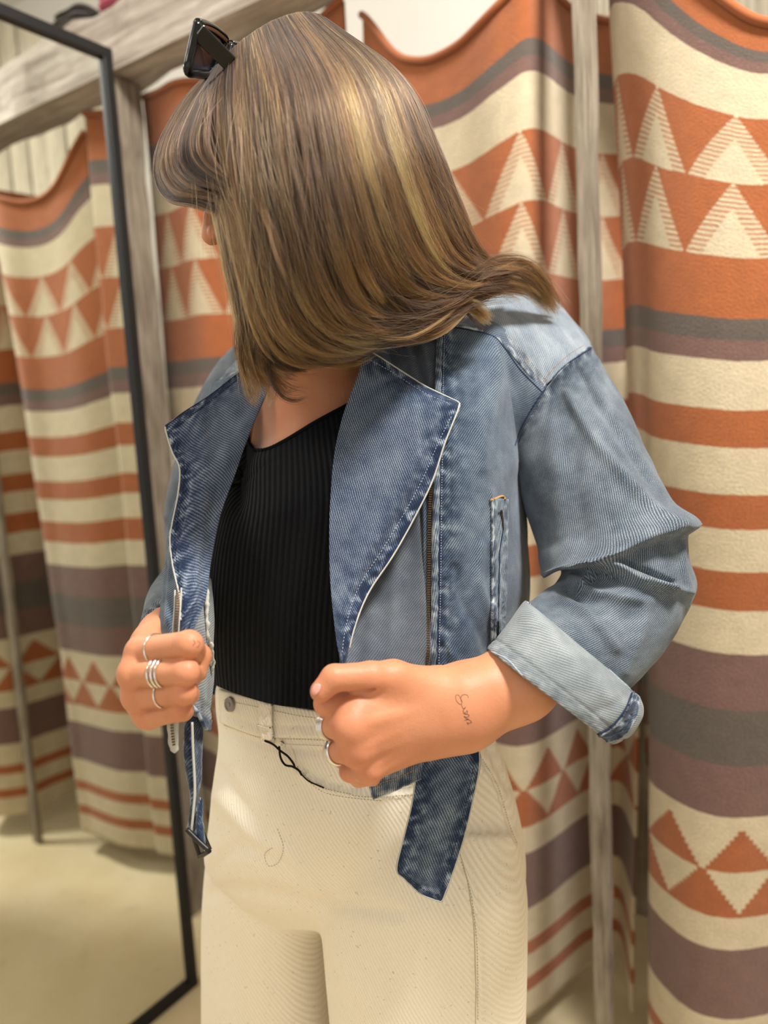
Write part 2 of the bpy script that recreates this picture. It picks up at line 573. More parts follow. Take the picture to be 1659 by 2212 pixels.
# black rib knit
M = Mat('black_rib_knit', 0.9, 0.12, 0.05)
u, v_ = M.uv()
rib = (u * (6.2832 / 0.0062)).sin() * 0.5 + 0.5
kn = (v_ * (6.2832 / 0.0016)).sin() * 0.5 + 0.5
f = M.noise(M.xyz(u, v_), 700, 2)
M.color(M.mix((rib * 0.7 + f * 0.3).clamp(), lin((6, 7, 10)), lin((22, 24, 30))))
M.bump(rib * 1.0 + kn * 0.08 + f * 0.2, 0.0016, 0.9)
MAT['knit'] = M.m
M = Mat('black_knit_binding', 0.9, 0.12); M.color(lin((16, 17, 21))); MAT['knit_edge'] = M.m

# cream twill
def twill(name, a, b, ang=0.5, pitch=0.0036):
    M = Mat(name, 0.85, 0.15, 0.1)
    x, y, z = M.obj()
    h = x * 0.95 + y * -0.45
    vec = M.xyz(x, y, z)
    md = M.noise(vec, 40, 2)
    ph = (h * math.cos(ang) + z * math.sin(ang)) * (6.2832 / pitch) + md * 3.0
    tw = ph.sin() * 0.5 + 0.5
    fl = M.noise(vec, 420, 2); big = M.noise(vec, 7, 2)
    sp = (M.noise(vec, 260, 1).gt(0.735)) * 0.35
    c = M.mix((tw * 0.38 + fl * 0.42 + big * 0.25).clamp(), lin(a), lin(b))
    c = M.mix(sp, c, lin((150, 130, 100)))
    M.color(c)
    M.bump(tw * 0.8 + fl * 0.5, 0.0007, 0.7)
    return M.m
MAT['cream'] = twill('cream_twill', (236, 220, 190), (254, 246, 228))

# woods, plaster, floor
def wood(name, a, b, scale=1.0, rough=0.85, bumpd=0.004):
    M = Mat(name, rough, 0.15)
    t = M.t.nodes.new('ShaderNodeMapping'); t.inputs['Scale'].default_value = (14 * scale, 14 * scale, 0.9 * scale)
    M.t.links.new(M.tc.outputs['Object'], t.inputs['Vector'])
    n1 = M.noise(t.outputs[0], 4, 6, 0.65); n2 = M.noise(M.tc.outputs['Object'], 5, 3)
    val = ((n1 - 0.5) * 2.2 + (n2 - 0.5) * 1.2 + 0.5).clamp()
    M.color(M.mix(val, lin(a), lin(b)))
    M.bump(n1, bumpd, 0.8)
    return M.m
MAT['post_wood'] = wood('weathered_post_wood', (96, 84, 70), (164, 152, 134), 2.0)
MAT['beam_wood'] = wood('limewashed_beam_wood', (138, 124, 112), (206, 196, 184), 1.0, bumpd=0.008)
MAT['plank_wood'] = wood('grey_plank_wood', (120, 110, 92), (186, 176, 154), 1.5)
M = Mat('pale_plaster', 0.9, 0.1); x, y, z = M.obj()
M.color(M.mix(M.noise(M.xyz(x, y, z), 2.5, 3), lin((226, 222, 212)), lin((240, 236, 226)))); MAT['plaster'] = M.m
M = Mat('polished_concrete', 0.42, 0.35); x, y, z = M.obj(); v = M.xyz(x, y, z)
n1 = M.noise(v, 3.0, 4, 0.6); n2 = M.noise(v, 16, 3)
c = M.mix(((n1 - 0.3) * 1.8).clamp(), lin((218, 198, 156)), lin((240, 224, 188)))
c = M.mix(((n2 - 0.62) * 4.0).clamp() * 0.4, c, lin((150, 132, 100)))
M.color(c); MAT['floor'] = M.m
M = Mat('white_ceiling', 0.95, 0.1); M.color(lin((236, 234, 228))); MAT['ceiling'] = M.m
M = Mat('mirror_glass', 0.0, 0.5, 0, 1.0); M.color((0.86, 0.89, 0.85, 1)); MAT['mirror'] = M.m
MAT['black_frame'] = plain('matt_black_steel', (26, 26, 26), 0.45, 0.3)
MAT['pink_cloth'] = plain('dusty_pink_cloth', (196, 104, 124), 0.9, 0.1)
MAT['grey_cloth'] = plain('dark_grey_cloth', (92, 88, 84), 0.9, 0.1)

# woven blanket: bands of colour and two kinds of triangle rows, v in metres from the top edge
ORANGE, GREY, MAUVE, BEIGE, TRI, ZIG = range(6)
BANDS = [(0.0, ORANGE), (.115, GREY), (.147, MAUVE), (.177, BEIGE), (.282, TRI), (.541, ORANGE), (.643, GREY), (.678, MAUVE), (.711, BEIGE),
         (.79, ORANGE), (.85, BEIGE), (.925, ORANGE), (.98, BEIGE), (1.048, ORANGE), (1.11, BEIGE), (1.18, MAUVE), (1.27, GREY),
         (1.36, MAUVE), (1.445, BEIGE), (1.46, ZIG), (1.615, BEIGE), (1.67, MAUVE), (1.79, BEIGE), (1.86, ORANGE), (1.89, BEIGE), (1.94, ORANGE), (1.97, BEIGE)]
def blanket_mat():
    M = Mat('woven_wool_blanket', 0.95, 0.08, 0.2)
    u, v = M.uv()
    vec = M.xyz(u, v)
    cols = {ORANGE: (158, 90, 50), GREY: (92, 82, 74), MAUVE: (114, 86, 77), BEIGE: (196, 180, 150)}
    v2 = v + (M.noise(vec, 60, 1) - 0.5) * 0.003
    seg = None
    def band_mask(a, b):
        return v2.gt(a) * v2.lt(b)
    col = lin(cols[BEIGE])
    cur = None
    masks = {ORANGE: None, GREY: None, MAUVE: None}
    for i, (a, k) in enumerate(BANDS):
        b = BANDS[i + 1][0] if i + 1 < len(BANDS) else 9.0
        if i == 0: a = -1.0
        if k in masks:
            mk = band_mask(a, b)
            masks[k] = mk if masks[k] is None else masks[k] + mk
    # triangle rows
    per = 0.13
    def xt(off, per=per): return (((u / per + off).fract() - 0.5).abs()) * 2.0
    step = 1.0 / 22
    for a in (.282, .4115):
        yb = (v2 - a) / 0.1295
        yq = ((yb / step).floor()) * step
        x_ = xt(.58)
        outer = x_.lt(yq * 0.96 + 0.04)
        inner = x_.lt((yq - 0.33) * 0.9)
        hatch = ((v2 / 0.0088).fract()).gt(0.52)
        org = (1.0 - outer) + outer * (1.0 - inner) * hatch * 0.75
        masks[ORANGE] = masks[ORANGE] + org * band_mask(a, a + 0.1295)
    h = 0.0775
    a = 1.46
    y1 = ((((v2 - a) / h) / 0.1).floor()) * 0.1
    masks[ORANGE] = masks[ORANGE] + xt(.91, .118).lt(y1) * band_mask(a, a + h)
    y2 = ((((v2 - a - h) / h) / 0.1).floor()) * 0.1
    masks[ORANGE] = masks[ORANGE] + (1.0 - xt(.91, .118).lt((0.86 - y2) * 1.0)) * band_mask(a + h, a + 2 * h)
    c = M.mix(masks[ORANGE].clamp(), lin(cols[BEIGE]), lin(cols[ORANGE]))
    c = M.mix(masks[GREY].clamp(), c, lin(cols[GREY]))
    c = M.mix(masks[MAUVE].clamp(), c, lin(cols[MAUVE]))
    fz = M.noise(vec, 260, 3, 0.6)
    fz2 = M.noise(vec, 35, 3)
    n = M.t.nodes.new('ShaderNodeHueSaturation')
    M.t.links.new(c, n.inputs['Color'])
    M.t.links.new(((fz - 0.5) * 0.75 + (fz2 - 0.5) * 0.35 + 1.0).k, n.inputs['Value'])
    M.color(n.outputs[0])
    M.bump(fz, 0.003, 0.6)
    return M.m
MAT['blanket'] = blanket_mat()
# ------------------------------------------------------------------ the setting
WA = np.array([-1.01, 2.30]); WD = np.array([1.51, -1.05]); WD = WD / np.linalg.norm(WD)
WN = np.array([-WD[1], WD[0]]); WN = WN if WN @ (-WA) > 0 else -WN
def wall_pt(s, n, z):
    q = WA + WD * s + WN * n
    return np.array([q[0], q[1], z])

def quad(name, pts, mat, label=None):
    o = mesh_obj(name, pts, [[0, 1, 2, 3]], mat, smooth=False)
    tag(o, kind='structure')
    if label: tag(o, label)
    return o
def slab(name, c, ax, ay, az, mat, parent=None, bev=0.0, loc=None):
    a = Acc(); a.box(c, ax, ay, az)
    o = a.build(name, mat, parent, smooth=False, loc=loc if loc is not None else c)
    if bev:
        b = o.modifiers.new('bevel', 'BEVEL'); b.width = bev; b.segments = 2
    return o
ux = np.array([WD[0], WD[1], 0]); un = np.array([WN[0], WN[1], 0]); uz = np.array([0, 0, 1.0])

HC = 2.95
fl = slab('floor', (0, 0.2, -0.05), (5.2, 0, 0), (0, 5.2, 0), (0, 0, 0.05), MAT['floor']); tag(fl, kind='structure')
ce = slab('ceiling', (0, 0.8, HC + 0.05), (5.2, 0, 0), (0, 4.4, 0), (0, 0, 0.05), MAT['ceiling']); tag(ce, kind='structure')
wb = slab('wall_back', wall_pt(0.5, -0.62, HC / 2), ux * 3.6, un * 0.05, uz * HC / 2, MAT['plaster']); tag(wb, kind='structure')
wr = slab('wall_right', np.array([3.2, -0.2, HC / 2]), (0.05, 0, 0), (0, 2.6, 0), (0, 0, HC / 2), MAT['plaster']); tag(wr, kind='structure')
wl = slab('wall_left', np.array([-2.95, 0.9, HC / 2]), (0.05, 0, 0), (0, 3.1, 0), (0, 0, HC / 2), MAT['plaster']); tag(wl, kind='structure')

# plank cladding on the wall behind, right part
trim = slab('trim_1', wall_pt(2.42, -0.555, HC / 2), ux * 1.02, un * 0.012, uz * HC / 2, MAT['plank_wood']); tag(trim, kind='structure')
for i in range(16):
    s = 1.46 + i * 0.125
    c = wall_pt(s, -0.532 + 0.004 * (i % 3), HC / 2)
    pl = slab('plank', c, ux * 0.060, un * 0.011, uz * (HC / 2 - 0.002), MAT['plank_wood'], trim, bev=0.003)

# posts and beam of the rack
def rough_box(name, c, ax, ay, az, mat, label, cat, nz=30, amp=0.004, group=None):
    """a weathered timber: box whose edges wander"""
    L = np.linalg.norm(az) * 2
    R = nz; prof = [(-1, -1), (-.5, -1.02), (0, -1), (.5, -1.02), (1, -1), (1, -.5), (1, 0), (1, .5), (1, 1), (.5, 1), (0, 1), (-.5, 1), (-1, 1), (-1, .5), (-1, 0), (-1, -.5)]
    V = []
    for k in range(R):
        t = -1 + 2 * k / (R - 1)
        for (a, b) in prof:
            p = np.array(c) + np.array(ax) * a * .98 + np.array(ay) * b * .98 + np.array(az) * t
            w = wob(p[None], 5.0, 1)[0] * amp + wob(p[None], 17.0, 2)[0] * amp * .4
            V.append(p + (np.array(ax) * a + np.array(ay) * b) / (np.linalg.norm(np.array(ax) * a + np.array(ay) * b) + 1e-9) * w)
    n = len(prof); f = []
    for k in range(R - 1):
        for j in range(n):
            f.append([k * n + j, k * n + (j + 1) % n, (k + 1) * n + (j + 1) % n, (k + 1) * n + j])
    f.append(list(range(n))[::-1]); f.append([(R - 1) * n + j for j in range(n)])
    o = mesh_obj(name, V, f, mat, smooth=False, loc=c)
    bm = bmesh.new(); bm.from_mesh(o.data); bmesh.ops.recalc_face_normals(bm, faces=bm.faces); bm.to_mesh(o.data); bm.free()
    tag(o, label, cat, group)
    return o

BZ0, BZ1 = 2.112, 2.262
# the beam: local z of its material runs along the timber, so build it upright and lay it down
blen = 2.35
bm_c = wall_pt(0.99, 0.035, (BZ0 + BZ1) / 2)
beam = rough_box('wooden_beam', (0, 0, 0), (0.07, 0, 0), (0, 0.055, 0), (0, 0, blen), MAT['beam_wood'],
                 'thick limewashed beam running along the top of the blanket rack', 'beam', nz=70, amp=0.006)
rot = Matrix(((0, -un[0], ux[0]), (0, -un[1], ux[1]), (1, 0, 0))).to_4x4()
beam.matrix_world = Matrix.Translation(Vector(bm_c)) @ rot

lp = rough_box('wooden_post', wall_pt(0.548, 0.045, BZ0 / 2), ux * 0.042, un * 0.04, uz * (BZ0 / 2 - 0.001), MAT['post_wood'],
               'rough pale post under the beam, between the mirror and the blankets', 'post', group=None)
rp = rough_box('wooden_post', wall_pt(1.706, 0.070, BZ0 / 2), ux * 0.0165, un * 0.008, uz * (BZ0 / 2 - .001), MAT['post_wood'],
               'slim grey post in front of the gap between the two right-hand blankets', 'post', amp=0.002)

# blankets
def blanket(label, top, bot, ztop, sag, length=2.03, u0=0.0, tau=0.45, nz=150):
    """top/bot: lists of (s, n); sag: list of (s, metres)"""
    top = np.array(top, float); bot = np.array(bot, float)
    nc = 110
    T = catmull(top, nc); B = catmull(bot, nc)
    v = np.linspace(0, length, nz)
    k = np.clip(v / length, 0, 1)[:, None, None]
    sn = T[None] * (1 - k) + B[None] * k
    sg = np.interp(T[:, 0], [q[0] for q in sag], [q[1] for q in sag])
    sg = np.convolve(np.pad(sg, 8, mode='edge'), np.ones(17) / 17, 'valid')
    z = ztop - v[:, None] - sg[None] * np.exp(-v / tau)[:, None]
    z = np.maximum(z, 0.03)
    W = np.zeros((nz, nc, 3))
    W[..., 0] = WA[0] + WD[0] * sn[..., 0] + WN[0] * sn[..., 1]
    W[..., 1] = WA[1] + WD[1] * sn[..., 0] + WN[1] * sn[..., 1]
    W[..., 2] = z
    W[..., :2] += (wob(W, 2.2, 3) * 0.006)[..., None] * WN
    loc = tuple(W[-1].mean(0))
    o = add_grid('blanket', W, 0.006, MAT['blanket'], loc=loc)
    me = o.data
    uvl = me.uv_layers['UVMap']
    arc = np.r_[0, np.cumsum(np.linalg.norm(np.diff(W[nz // 2, :, :2], axis=0), axis=1))] + u0
    UV = np.stack([np.broadcast_to(arc[None], (nz, nc)), np.broadcast_to(v[:, None], (nz, nc))], -1).reshape(-1, 2)
    UV = np.concatenate([UV, UV])
    li = np.zeros(len(me.loops), np.int32); me.loops.foreach_get('vertex_index', li)
    uvl.data.foreach_set('uv', UV[li].ravel())
    # rolled top hem as a part
    hem = wire('hem', W[0] + un * 0.004, 0.007, MAT['blanket'], o, n=8)
    tag(o, label, 'blanket', 'woven blankets hung along the rack')
    return o

blanket('woven blanket hanging between the left post and her hair',
        [(.555, -.03), (.66, .0), (.76, .02), (.88, -.01), (1.0, .015), (1.10, -.01), (1.20, .0)],
        [(.55, -.03), (.66, .0), (.76, .03), (.88, -.02), (1.0, .03), (1.10, -.02), (1.20, .0)],
        2.108, [(.55, .0), (.66, .03), (.72, .03), (.9, .06), (1.1, .02), (1.2, 0)], u0=0.04)
blanket('woven blanket hanging behind her shoulder, left of the slim post',
        [(1.23, -.02), (1.31, .01), (1.39, .02), (1.47, .03), (1.56, .05), (1.612, .03), (1.617, -.13), (1.66, -.28), (1.71, -.29)],
        [(1.20, -.02), (1.3, .02), (1.40, .03), (1.47, .03), (1.52, .03), (1.545, -.04), (1.58, -.18), (1.63, -.24), (1.70, -.10)],
        2.108, [(1.2, 0.0), (1.24, .02), (1.30, .13), (1.36, .17), (1.44, .18), (1.52, .165), (1.60, .12), (1.66, .08), (1.8, .0)], u0=0.02)
blanket('largest woven blanket, bulging towards the camera right of the slim post',
        [(1.706, -.03), (1.716, .0), (1.735, .02), (1.79, .045), (1.85, .065), (1.93, .07), (2.02, .05), (2.12, .0), (2.3, -.05)],
        [(1.712, -.24), (1.735, -.22), (1.755, -.15), (1.768, -.04), (1.775, .045), (1.85, .115), (1.91, .115), (1.98, .05), (2.08, -.05), (2.3, -.10)],
        2.105, [(1.7, 0), (1.74, .0), (1.79, .07), (1.85, .18), (1.91, .27), (1.98, .32), (2.08, .30), (2.2, .1), (2.3, .0)], u0=0.055, tau=0.38)

# tall mirror standing at right angles to the rack
MB = floor_pt(413, 2128)
mdir = np.array([WN[0], WN[1], 0]) * -1.0        # towards the rack
mn = np.array([WD[0], WD[1], 0])                  # faces right
dtop = np.linalg.norm((MB - CAMP)[:2])
a = P(214, 105, 1.0) - CAMP
ztop = CAMZ + a[2] / np.linalg.norm(a[:2]) * dtop
mw = 0.95
def mpt(s, n, z):
    return MB - mdir * s + mn * n + uz * z
mir = empty('standing_mirror', tuple(mpt(mw / 2, 0, 0)))
tag(mir, 'tall standing mirror with a thin black metal frame reflecting the blankets', 'mirror')
fw = 0.011
def mbar(c, ax, ay, az): return slab('frame_bar', c, ax, ay, az, MAT['black_frame'], mir, bev=0.002)
mbar(mpt(0, 0, ztop / 2), mdir * fw, mn * 0.014, uz * ztop / 2)
mbar(mpt(mw, 0, ztop / 2), mdir * fw, mn * 0.014, uz * ztop / 2)
mbar(mpt(mw / 2, 0, ztop - fw), mdir * (mw / 2 + fw), mn * 0.0145, uz * fw)
mbar(mpt(mw / 2, 0, fw), mdir * (mw / 2 + fw), mn * 0.0145, uz * fw)
slab('mirror_glass', mpt(mw / 2, 0, ztop / 2), mdir * (mw / 2 - fw * .5), mn * 0.004, uz * (ztop / 2 - fw), MAT['mirror'], mir)

# folded cloths lying on the beam
def folded(name, s, z0, lx, h, mat, label, cat):
    ac = Acc()
    root = empty(name, tuple(wall_pt(s, 0.035, z0)))
    tag(root, label, cat)
    for k in range(3):
        nu, nv = 26, 10
        th = np.linspace(0, 2 * np.pi, 20, endpoint=False)
        V = []; f = []
        for i in range(nu):
            t = -1 + 2 * i / (nu - 1)
            r = (1 - abs(t) ** 4) ** .5 if abs(t) < 1 else 0.02
            for q in th:
                p = wall_pt(s + t * lx * (1 - .08 * k), 0.035 + math.cos(q) * 0.05 * r, z0 + h * (k + .5) / 3 + math.sin(q) * h / 5.6 * r)
                p = p + un * wob(p[None], 9, k)[0] * .004 + uz * wob(p[None], 7, k + 1)[0] * .003
                V.append(p)
        n = 20
        for i in range(nu - 1):
            for j in range(n):
                f.append([i * n + j, i * n + (j + 1) % n, (i + 1) * n + (j + 1) % n, (i + 1) * n + j])
        f.append(list(range(n))[::-1]); f.append([(nu - 1) * n + j for j in range(n)])
        mesh_obj('fold', V, f, mat, root)
    return root
folded('folded_scarf', 0.62, BZ1 + .004, 0.085, 0.055, MAT['pink_cloth'], 'dusty pink folded cloth lying on top of the limewashed beam', 'cloth')
folded('folded_scarf', 0.43, BZ1 + .004, 0.075, 0.045, MAT['grey_cloth'], 'dark grey folded cloth lying on the beam beside the pink one', 'cloth')

# downlight fittings in the ceiling
for (x, y, s, lab) in ((0.75, 0.25, .25, 'above her left shoulder'), (-1.1, -0.1, .35, 'in front of the mirror face'), (-1.5, 1.6, .4, 'behind the standing mirror')):
    c = np.array([x, y, HC - 0.02])
    L = slab('ceiling_light', c, (s + .03, 0, 0), (0, s + .03, 0), (0, 0, .018), MAT['ceiling'])
    tag(L, 'square white ceiling light fitting ' + lab, 'light', 'square ceiling light fittings')
# ------------------------------------------------------------------ the woman
def C(a, b, r1, r2, k=0.006, *x): return ('c', P(*a), P(*b), r1, r2, k) + tuple(x)
def EL(c, axes, rad, k=0.02, *x): return ('e', P(*c), np.array(axes, float), rad, k) + tuple(x)
I3 = np.eye(3)
def cam_axes(fwd, up):
    """rows: side, forward, up in world from camera-space directions (right, up, away)"""
    f = np.array([fwd[0], fwd[1], -fwd[2]], float); u = np.array([up[0], up[1], -up[2]], float)
    f /= np.linalg.norm(f); u -= f * (u @ f); u /= np.linalg.norm(u); s = np.cross(f, u)
    return np.array([s, f, u]) @ RCW.T

HF = (-0.87, -0.42, 0.30)                       # where the face points, seen from the camera
HA = cam_axes(HF, (-0.40, 0.88, 0.05))
HCEN = P(628, 318, 0.745)
def hp(side, fwd, up): return HCEN + HA[0] * side + HA[1] * fwd + HA[2] * up
def HE(c, rad, k=0.01, *x): return ('e', hp(*c), HA, rad, k) + tuple(x)
def HCp(a, b, r1, r2, k=0.006): return ('c', hp(*a), hp(*b), r1, r2, k)

# coarse body: torso, head with face, arms
body_prims = [
    EL((790, 1000, .905), I3, (.135, .085, .15), .03),
    EL((760, 1300, .905), I3, (.125, .095, .22), .03),
    EL((765, 1640, .905), I3, (.145, .10, .12), .03),
    C((590, 850, .95), (1110, 825, .925), .042, .044, .03),
    C((640, 1090, .835), (640, 1060, .835), .058, .055, .035),
    C((800, 1080, .825), (800, 1050, .825), .058, .055, .035),
    C((690, 930, .865), (690, 860, .875), .055, .05, .03),
    C((690, 860, .87), (655, 560, .80), .054, .052, .03),          # neck
    C((570, 845, .895), (665, 838, .845), .010, .010, .02),         # collarbones
    C((745, 838, .835), (980, 800, .85), .010, .010, .02),
    C((1150, 860, .915), (1340, 1225, .835), .040, .034, .03),       # left upper arm
    C((1345, 1235, .835), (1230, 1400, .765), .034, .032, .02),
    C((565, 860, .965), (460, 1190, .945), .038, .034, .03),         # right upper arm
    C((450, 1200, .945), (392, 1300, .84), .032, .027, .02), C((392, 1300, .84), (370, 1350, .76), .027, .023, .01),
    # head
    HE((0, -.010, .008), (.069, .088, .084), .01),
    HE((0, .020, -.045), (.056, .072, .062), .02),
    HE((0, .060, -.088), (.026, .026, .022), .02),                   # chin
    HCp((-.050, -.005, -.070), (-.018, .062, -.096), .012, .012, .02),
    HCp((.050, -.005, -.070), (.018, .062, -.096), .012, .012, .02),
    HE((0, .078, .030), (.050, .018, .030), .02),                    # brow
    HE((-.030, .070, -.028), (.020, .018, .018), .015), HE((.030, .070, -.028), (.020, .018, .018), .015),
    HCp((0, .092, .004), (0, .112, -.030), .008, .0105, .008),       # nose
    HE((-.0115, .102, -.034), (.0075, .009, .007), .004), HE((.0115, .102, -.034), (.0075, .009, .007), .004),
    HE((0, .093, -.056), (.022, .010, .006), .004), HE((0, .090, -.066), (.020, .010, .007), .004),
    HE((-.030, .093, .002), (.014, .010, .009), .006, 'sub'), HE((.030, .093, .002), (.014, .010, .009), .006, 'sub'),
    HE((-.0065, .107, -.0415), (.003, .004, .003), .002, 'sub'), HE((.0065, .107, -.0415), (.003, .004, .003), .002, 'sub'),
    HE((-.076, -.012, -.022), (.008, .017, .030), .004), HE((.076, -.012, -.022), (.008, .017, .030), .004),
]
bv, bq = sdf_mesh(body_prims, 0.0034)

# her left hand (nearer the middle of the picture)
D1 = .625
handB = [
    # forearm and wrist
    C((1240, 1410, .755), (1120, 1470, .700), .030, .0305, .01),
    C((1120, 1470, .700), (1000, 1512, .682), .0305, .0285, .02),
    C((1120, 1484, .700), (1000, 1545, .682), .026, .0265, .02),
    C((1000, 1512, .682), (945, 1530, .672), .0290, .0265, .02),
    C((1000, 1552, .684), (925, 1570, .672), .0255, .0250, .02),
    # back of the hand
    C((955, 1502, .668), (775, 1528, .640), .0205, .0145, .010),
    C((950, 1520, .666), (762, 1566, .628), .0205, .0150, .009),
    C((945, 1550, .668), (772, 1612, .630), .0200, .0140, .009),
    C((940, 1580, .672), (798, 1654, .640), .0180, .0125, .009),
    C((930, 1535, .680), (790, 1590, .665), .028, .022, .02),
    # knuckles
    C((768, 1535, .634), (769, 1537, .634), .0140, .0140, .010),
    C((757, 1573, .625), (758, 1574, .625), .0135, .0135, .010),
    C((768, 1621, .629), (769, 1622, .629), .0126, .0126, .009),
    C((795, 1660, .638), (796, 1661, .638), .0115, .0115, .006),
    # index
    C((765, 1533, .634), (707, 1519, .640), .0128, .0112, .0035),
    C((707, 1519, .640), (735, 1545, .668), .0108, .0098, .003),
    C((735, 1545, .668), (775, 1560, .664), .0095, .0085, .003),
    # middle
    C((752, 1573, .624), (712, 1566, .648), .0125, .0105, .003),
    C((712, 1566, .648), (735, 1590, .678), .0105, .0095, .003),
    C((735, 1590, .678), (780, 1600, .670), .0095, .0085, .003),
    # ring
    C((764, 1621, .629), (724, 1622, .652), .0118, .0098, .003),
    C((724, 1622, .652), (745, 1640, .682), .0098, .0090, .003),
    C((745, 1640, .682), (785, 1645, .672), .0090, .0080, .003),
    # little
    C((794, 1660, .640), (756, 1666, .658), .0108, .0088, .003),
    C((756, 1666, .658), (775, 1680, .684), .0088, .0080, .003),
    C((775, 1680, .684), (805, 1680, .675), .0080, .0072, .003),
    # thumb
    C((935, 1492, .664), (850, 1466, .646), .0190, .0150, .012),
    C((850, 1466, .646), (800, 1463, .634), .0150, .0132, .006),
    C((800, 1463, .634), (722, 1465, .624), .0128, .0112, .003),
    C((722, 1465, .624), (694, 1493, .622), .0112, .0092, .0025),
    C((860, 1490, .650), (800, 1515, .642), .013, .012, .010),
    C((728, 1500, .6235), (806, 1487, .6255), .0022, .0022, .0025, 'sub'),
    # tendons and a vein on the back
    C((900, 1530, .641), (790, 1560, .6215), .0022, .0028, .006),
    C((905, 1556, .643), (790, 1606, .6225), .0020, .0026, .006),
    C((905, 1582, .649), (815, 1645, .633), .0018, .0024, .006),
]
hbv, hbq = sdf_mesh(handB, 0.00125, 0.01)

# her right hand (left in the picture)
handA = [
    C((372, 1345, .765), (356, 1376, .715), .0235, .023, .01),
    C((356, 1376, .715), (345, 1395, .690), .024, .023, .01),
    C((345, 1390, .690), (308, 1412, .648), .018, .0145, .010),
    C((345, 1405, .690), (294, 1455, .642), .018, .0145, .009),
    C((350, 1420, .692), (300, 1503, .646), .018, .0135, .009),
    C((356, 1435, .695), (320, 1541, .652), .016, .0125, .009),
    C((352, 1415, .690), (330, 1490, .668), .024, .020, .02),
    C((308, 1408, .641), (309, 1408, .641), .0142, .0142, .006),
    C((290, 1456, .633), (291, 1456, .633), .0140, .0140, .006),
    C((298, 1504, .638), (299, 1504, .638), .0130, .0130, .006),
    C((322, 1545, .645), (323, 1545, .645), .0118, .0118, .006),
    # index
    C((308, 1408, .640), (408, 1392, .607), .0124, .0108, .0018),
    C((408, 1392, .607), (417, 1405, .638), .0112, .0100, .003),
    C((417, 1405, .638), (378, 1412, .650), .0098, .0088, .003),
    # middle
    C((291, 1456, .632), (402, 1452, .604), .0116, .0102, .0013),
    C((402, 1452, .604), (412, 1458, .636), .0104, .0096, .003),
    C((412, 1458, .636), (370, 1462, .648), .0094, .0085, .003),
    # ring
    C((299, 1504, .637), (398, 1496, .609), .0107, .0094, .0013),
    C((398, 1496, .609), (406, 1500, .638), .0096, .0090, .003),
    C((406, 1500, .638), (368, 1502, .650), .0088, .0080, .003),
    # little
    C((323, 1546, .644), (390, 1534, .618), .0104, .0086, .0013),
    C((390, 1534, .618), (396, 1536, .642), .0088, .0080, .003),
    C((396, 1536, .642), (362, 1538, .652), .0080, .0072, .003),
    # thumb, closed against the side of the index finger
    C((352, 1392, .690), (398, 1398, .672), .017, .0135, .010),
    C((398, 1398, .672), (428, 1418, .652), .0125, .0110, .004),
    C((428, 1418, .652), (424, 1452, .648), .0108, .0090, .003),
]
hav, haq = sdf_mesh(handA, 0.0011, 0.01)

allv = np.concatenate([bv, hbv, hav])
allq = np.concatenate([bq, hbq + len(bv), haq + len(bv) + len(hbv)])
PLOC = tuple(P(765, 1640, .905) * np.array([1, 1, 0]))
person = mesh_obj('person', allv, allq, MAT['skin'], loc=PLOC)
tag(person, 'woman in denim jacket and cream jeans looking down, gripping the jacket fronts', 'person')
sm = person.modifiers.new('smooth', 'SMOOTH'); sm.iterations = 2; sm.factor = 0.5
fl_ = np.zeros(len(allv), np.float32)
for (x_, y_, d_, r_) in ((765, 1536, .632, .010), (752, 1573, .622, .010), (764, 1621, .627, .010), (795, 1660, .638, .009), (707, 1519, .64, .010), (712, 1566, .648, .008), (724, 1622, .652, .008), (756, 1666, .658, .008),
        (694, 1493, .622, .009), (722, 1465, .624, .009), (805, 1463, .634, .009), (309, 1408, .641, .010), (291, 1456, .633, .010), (299, 1504, .638, .010), (323, 1545, .645, .010),
        (408, 1392, .607, .009), (402, 1452, .604, .009), (398, 1496, .609, .009), (390, 1534, .618, .009), (435, 505, .75, .014)):
    fl_ += np.exp(-(np.linalg.norm(allv - P(x_, y_, d_), axis=1) / (r_ * 1.25)) ** 2).astype(np.float32)
a_ = person.data.attributes.new('flush', 'FLOAT', 'POINT')
if len(a_.data) == len(fl_): a_.data.foreach_set('value', fl_)
else: print('FLUSH SIZE', len(a_.data), len(fl_))
T_body = BVHTree.FromPolygons([Vector(v) for v in bv], bq.tolist())
T_handB = BVHTree.FromPolygons([Vector(v) for v in hbv], hbq.tolist())
T_handA = BVHTree.FromPolygons([Vector(v) for v in hav], haq.tolist())

# eyes (closed-in sockets) and lips
for sx in (-.030, .030):
    c = hp(sx, .083, .002)
    bmx = bmesh.new(); bmesh.ops.create_uvsphere(bmx, u_segments=20, v_segments=12, radius=0.0115)
    me = bpy.data.meshes.new('eye'); bmx.to_mesh(me); bmx.free()
    o = bpy.data.objects.new('eye', me); me.materials.append(plain('eye_white', (230, 225, 220), 0.2, 0.5)); link(o, person)
    o.location = Vector(c) - parent_offset(person)

# nails
def nail(trees, px, py, w, h, ang):
    rows = []
    for j in range(7):
        row = []
        for i in range(7):
            a, b = -1 + i / 3, -1 + j / 3
            # rounded outline
            a2 = a * math.sqrt(max(0, 1 - b * b / 2)); b2 = b * math.sqrt(max(0, 1 - a * a / 2))
            x = px + a2 * w * math.cos(ang) - b2 * h * math.sin(ang); y = py + a2 * w * math.sin(ang) + b2 * h * math.cos(ang)
            hit = cast(trees, x, y)
            row.append(np.array(hit[0] + hit[1] * .0007) if hit else None)
        rows.append(row)
    ok = all(q is not None for r in rows for q in r)
    if ok:
        add_grid('fingernail', np.array(rows), 0.0004, MAT['nail'], person)
nail([T_handB], 683, 1489, 8.5, 14, 0.55)

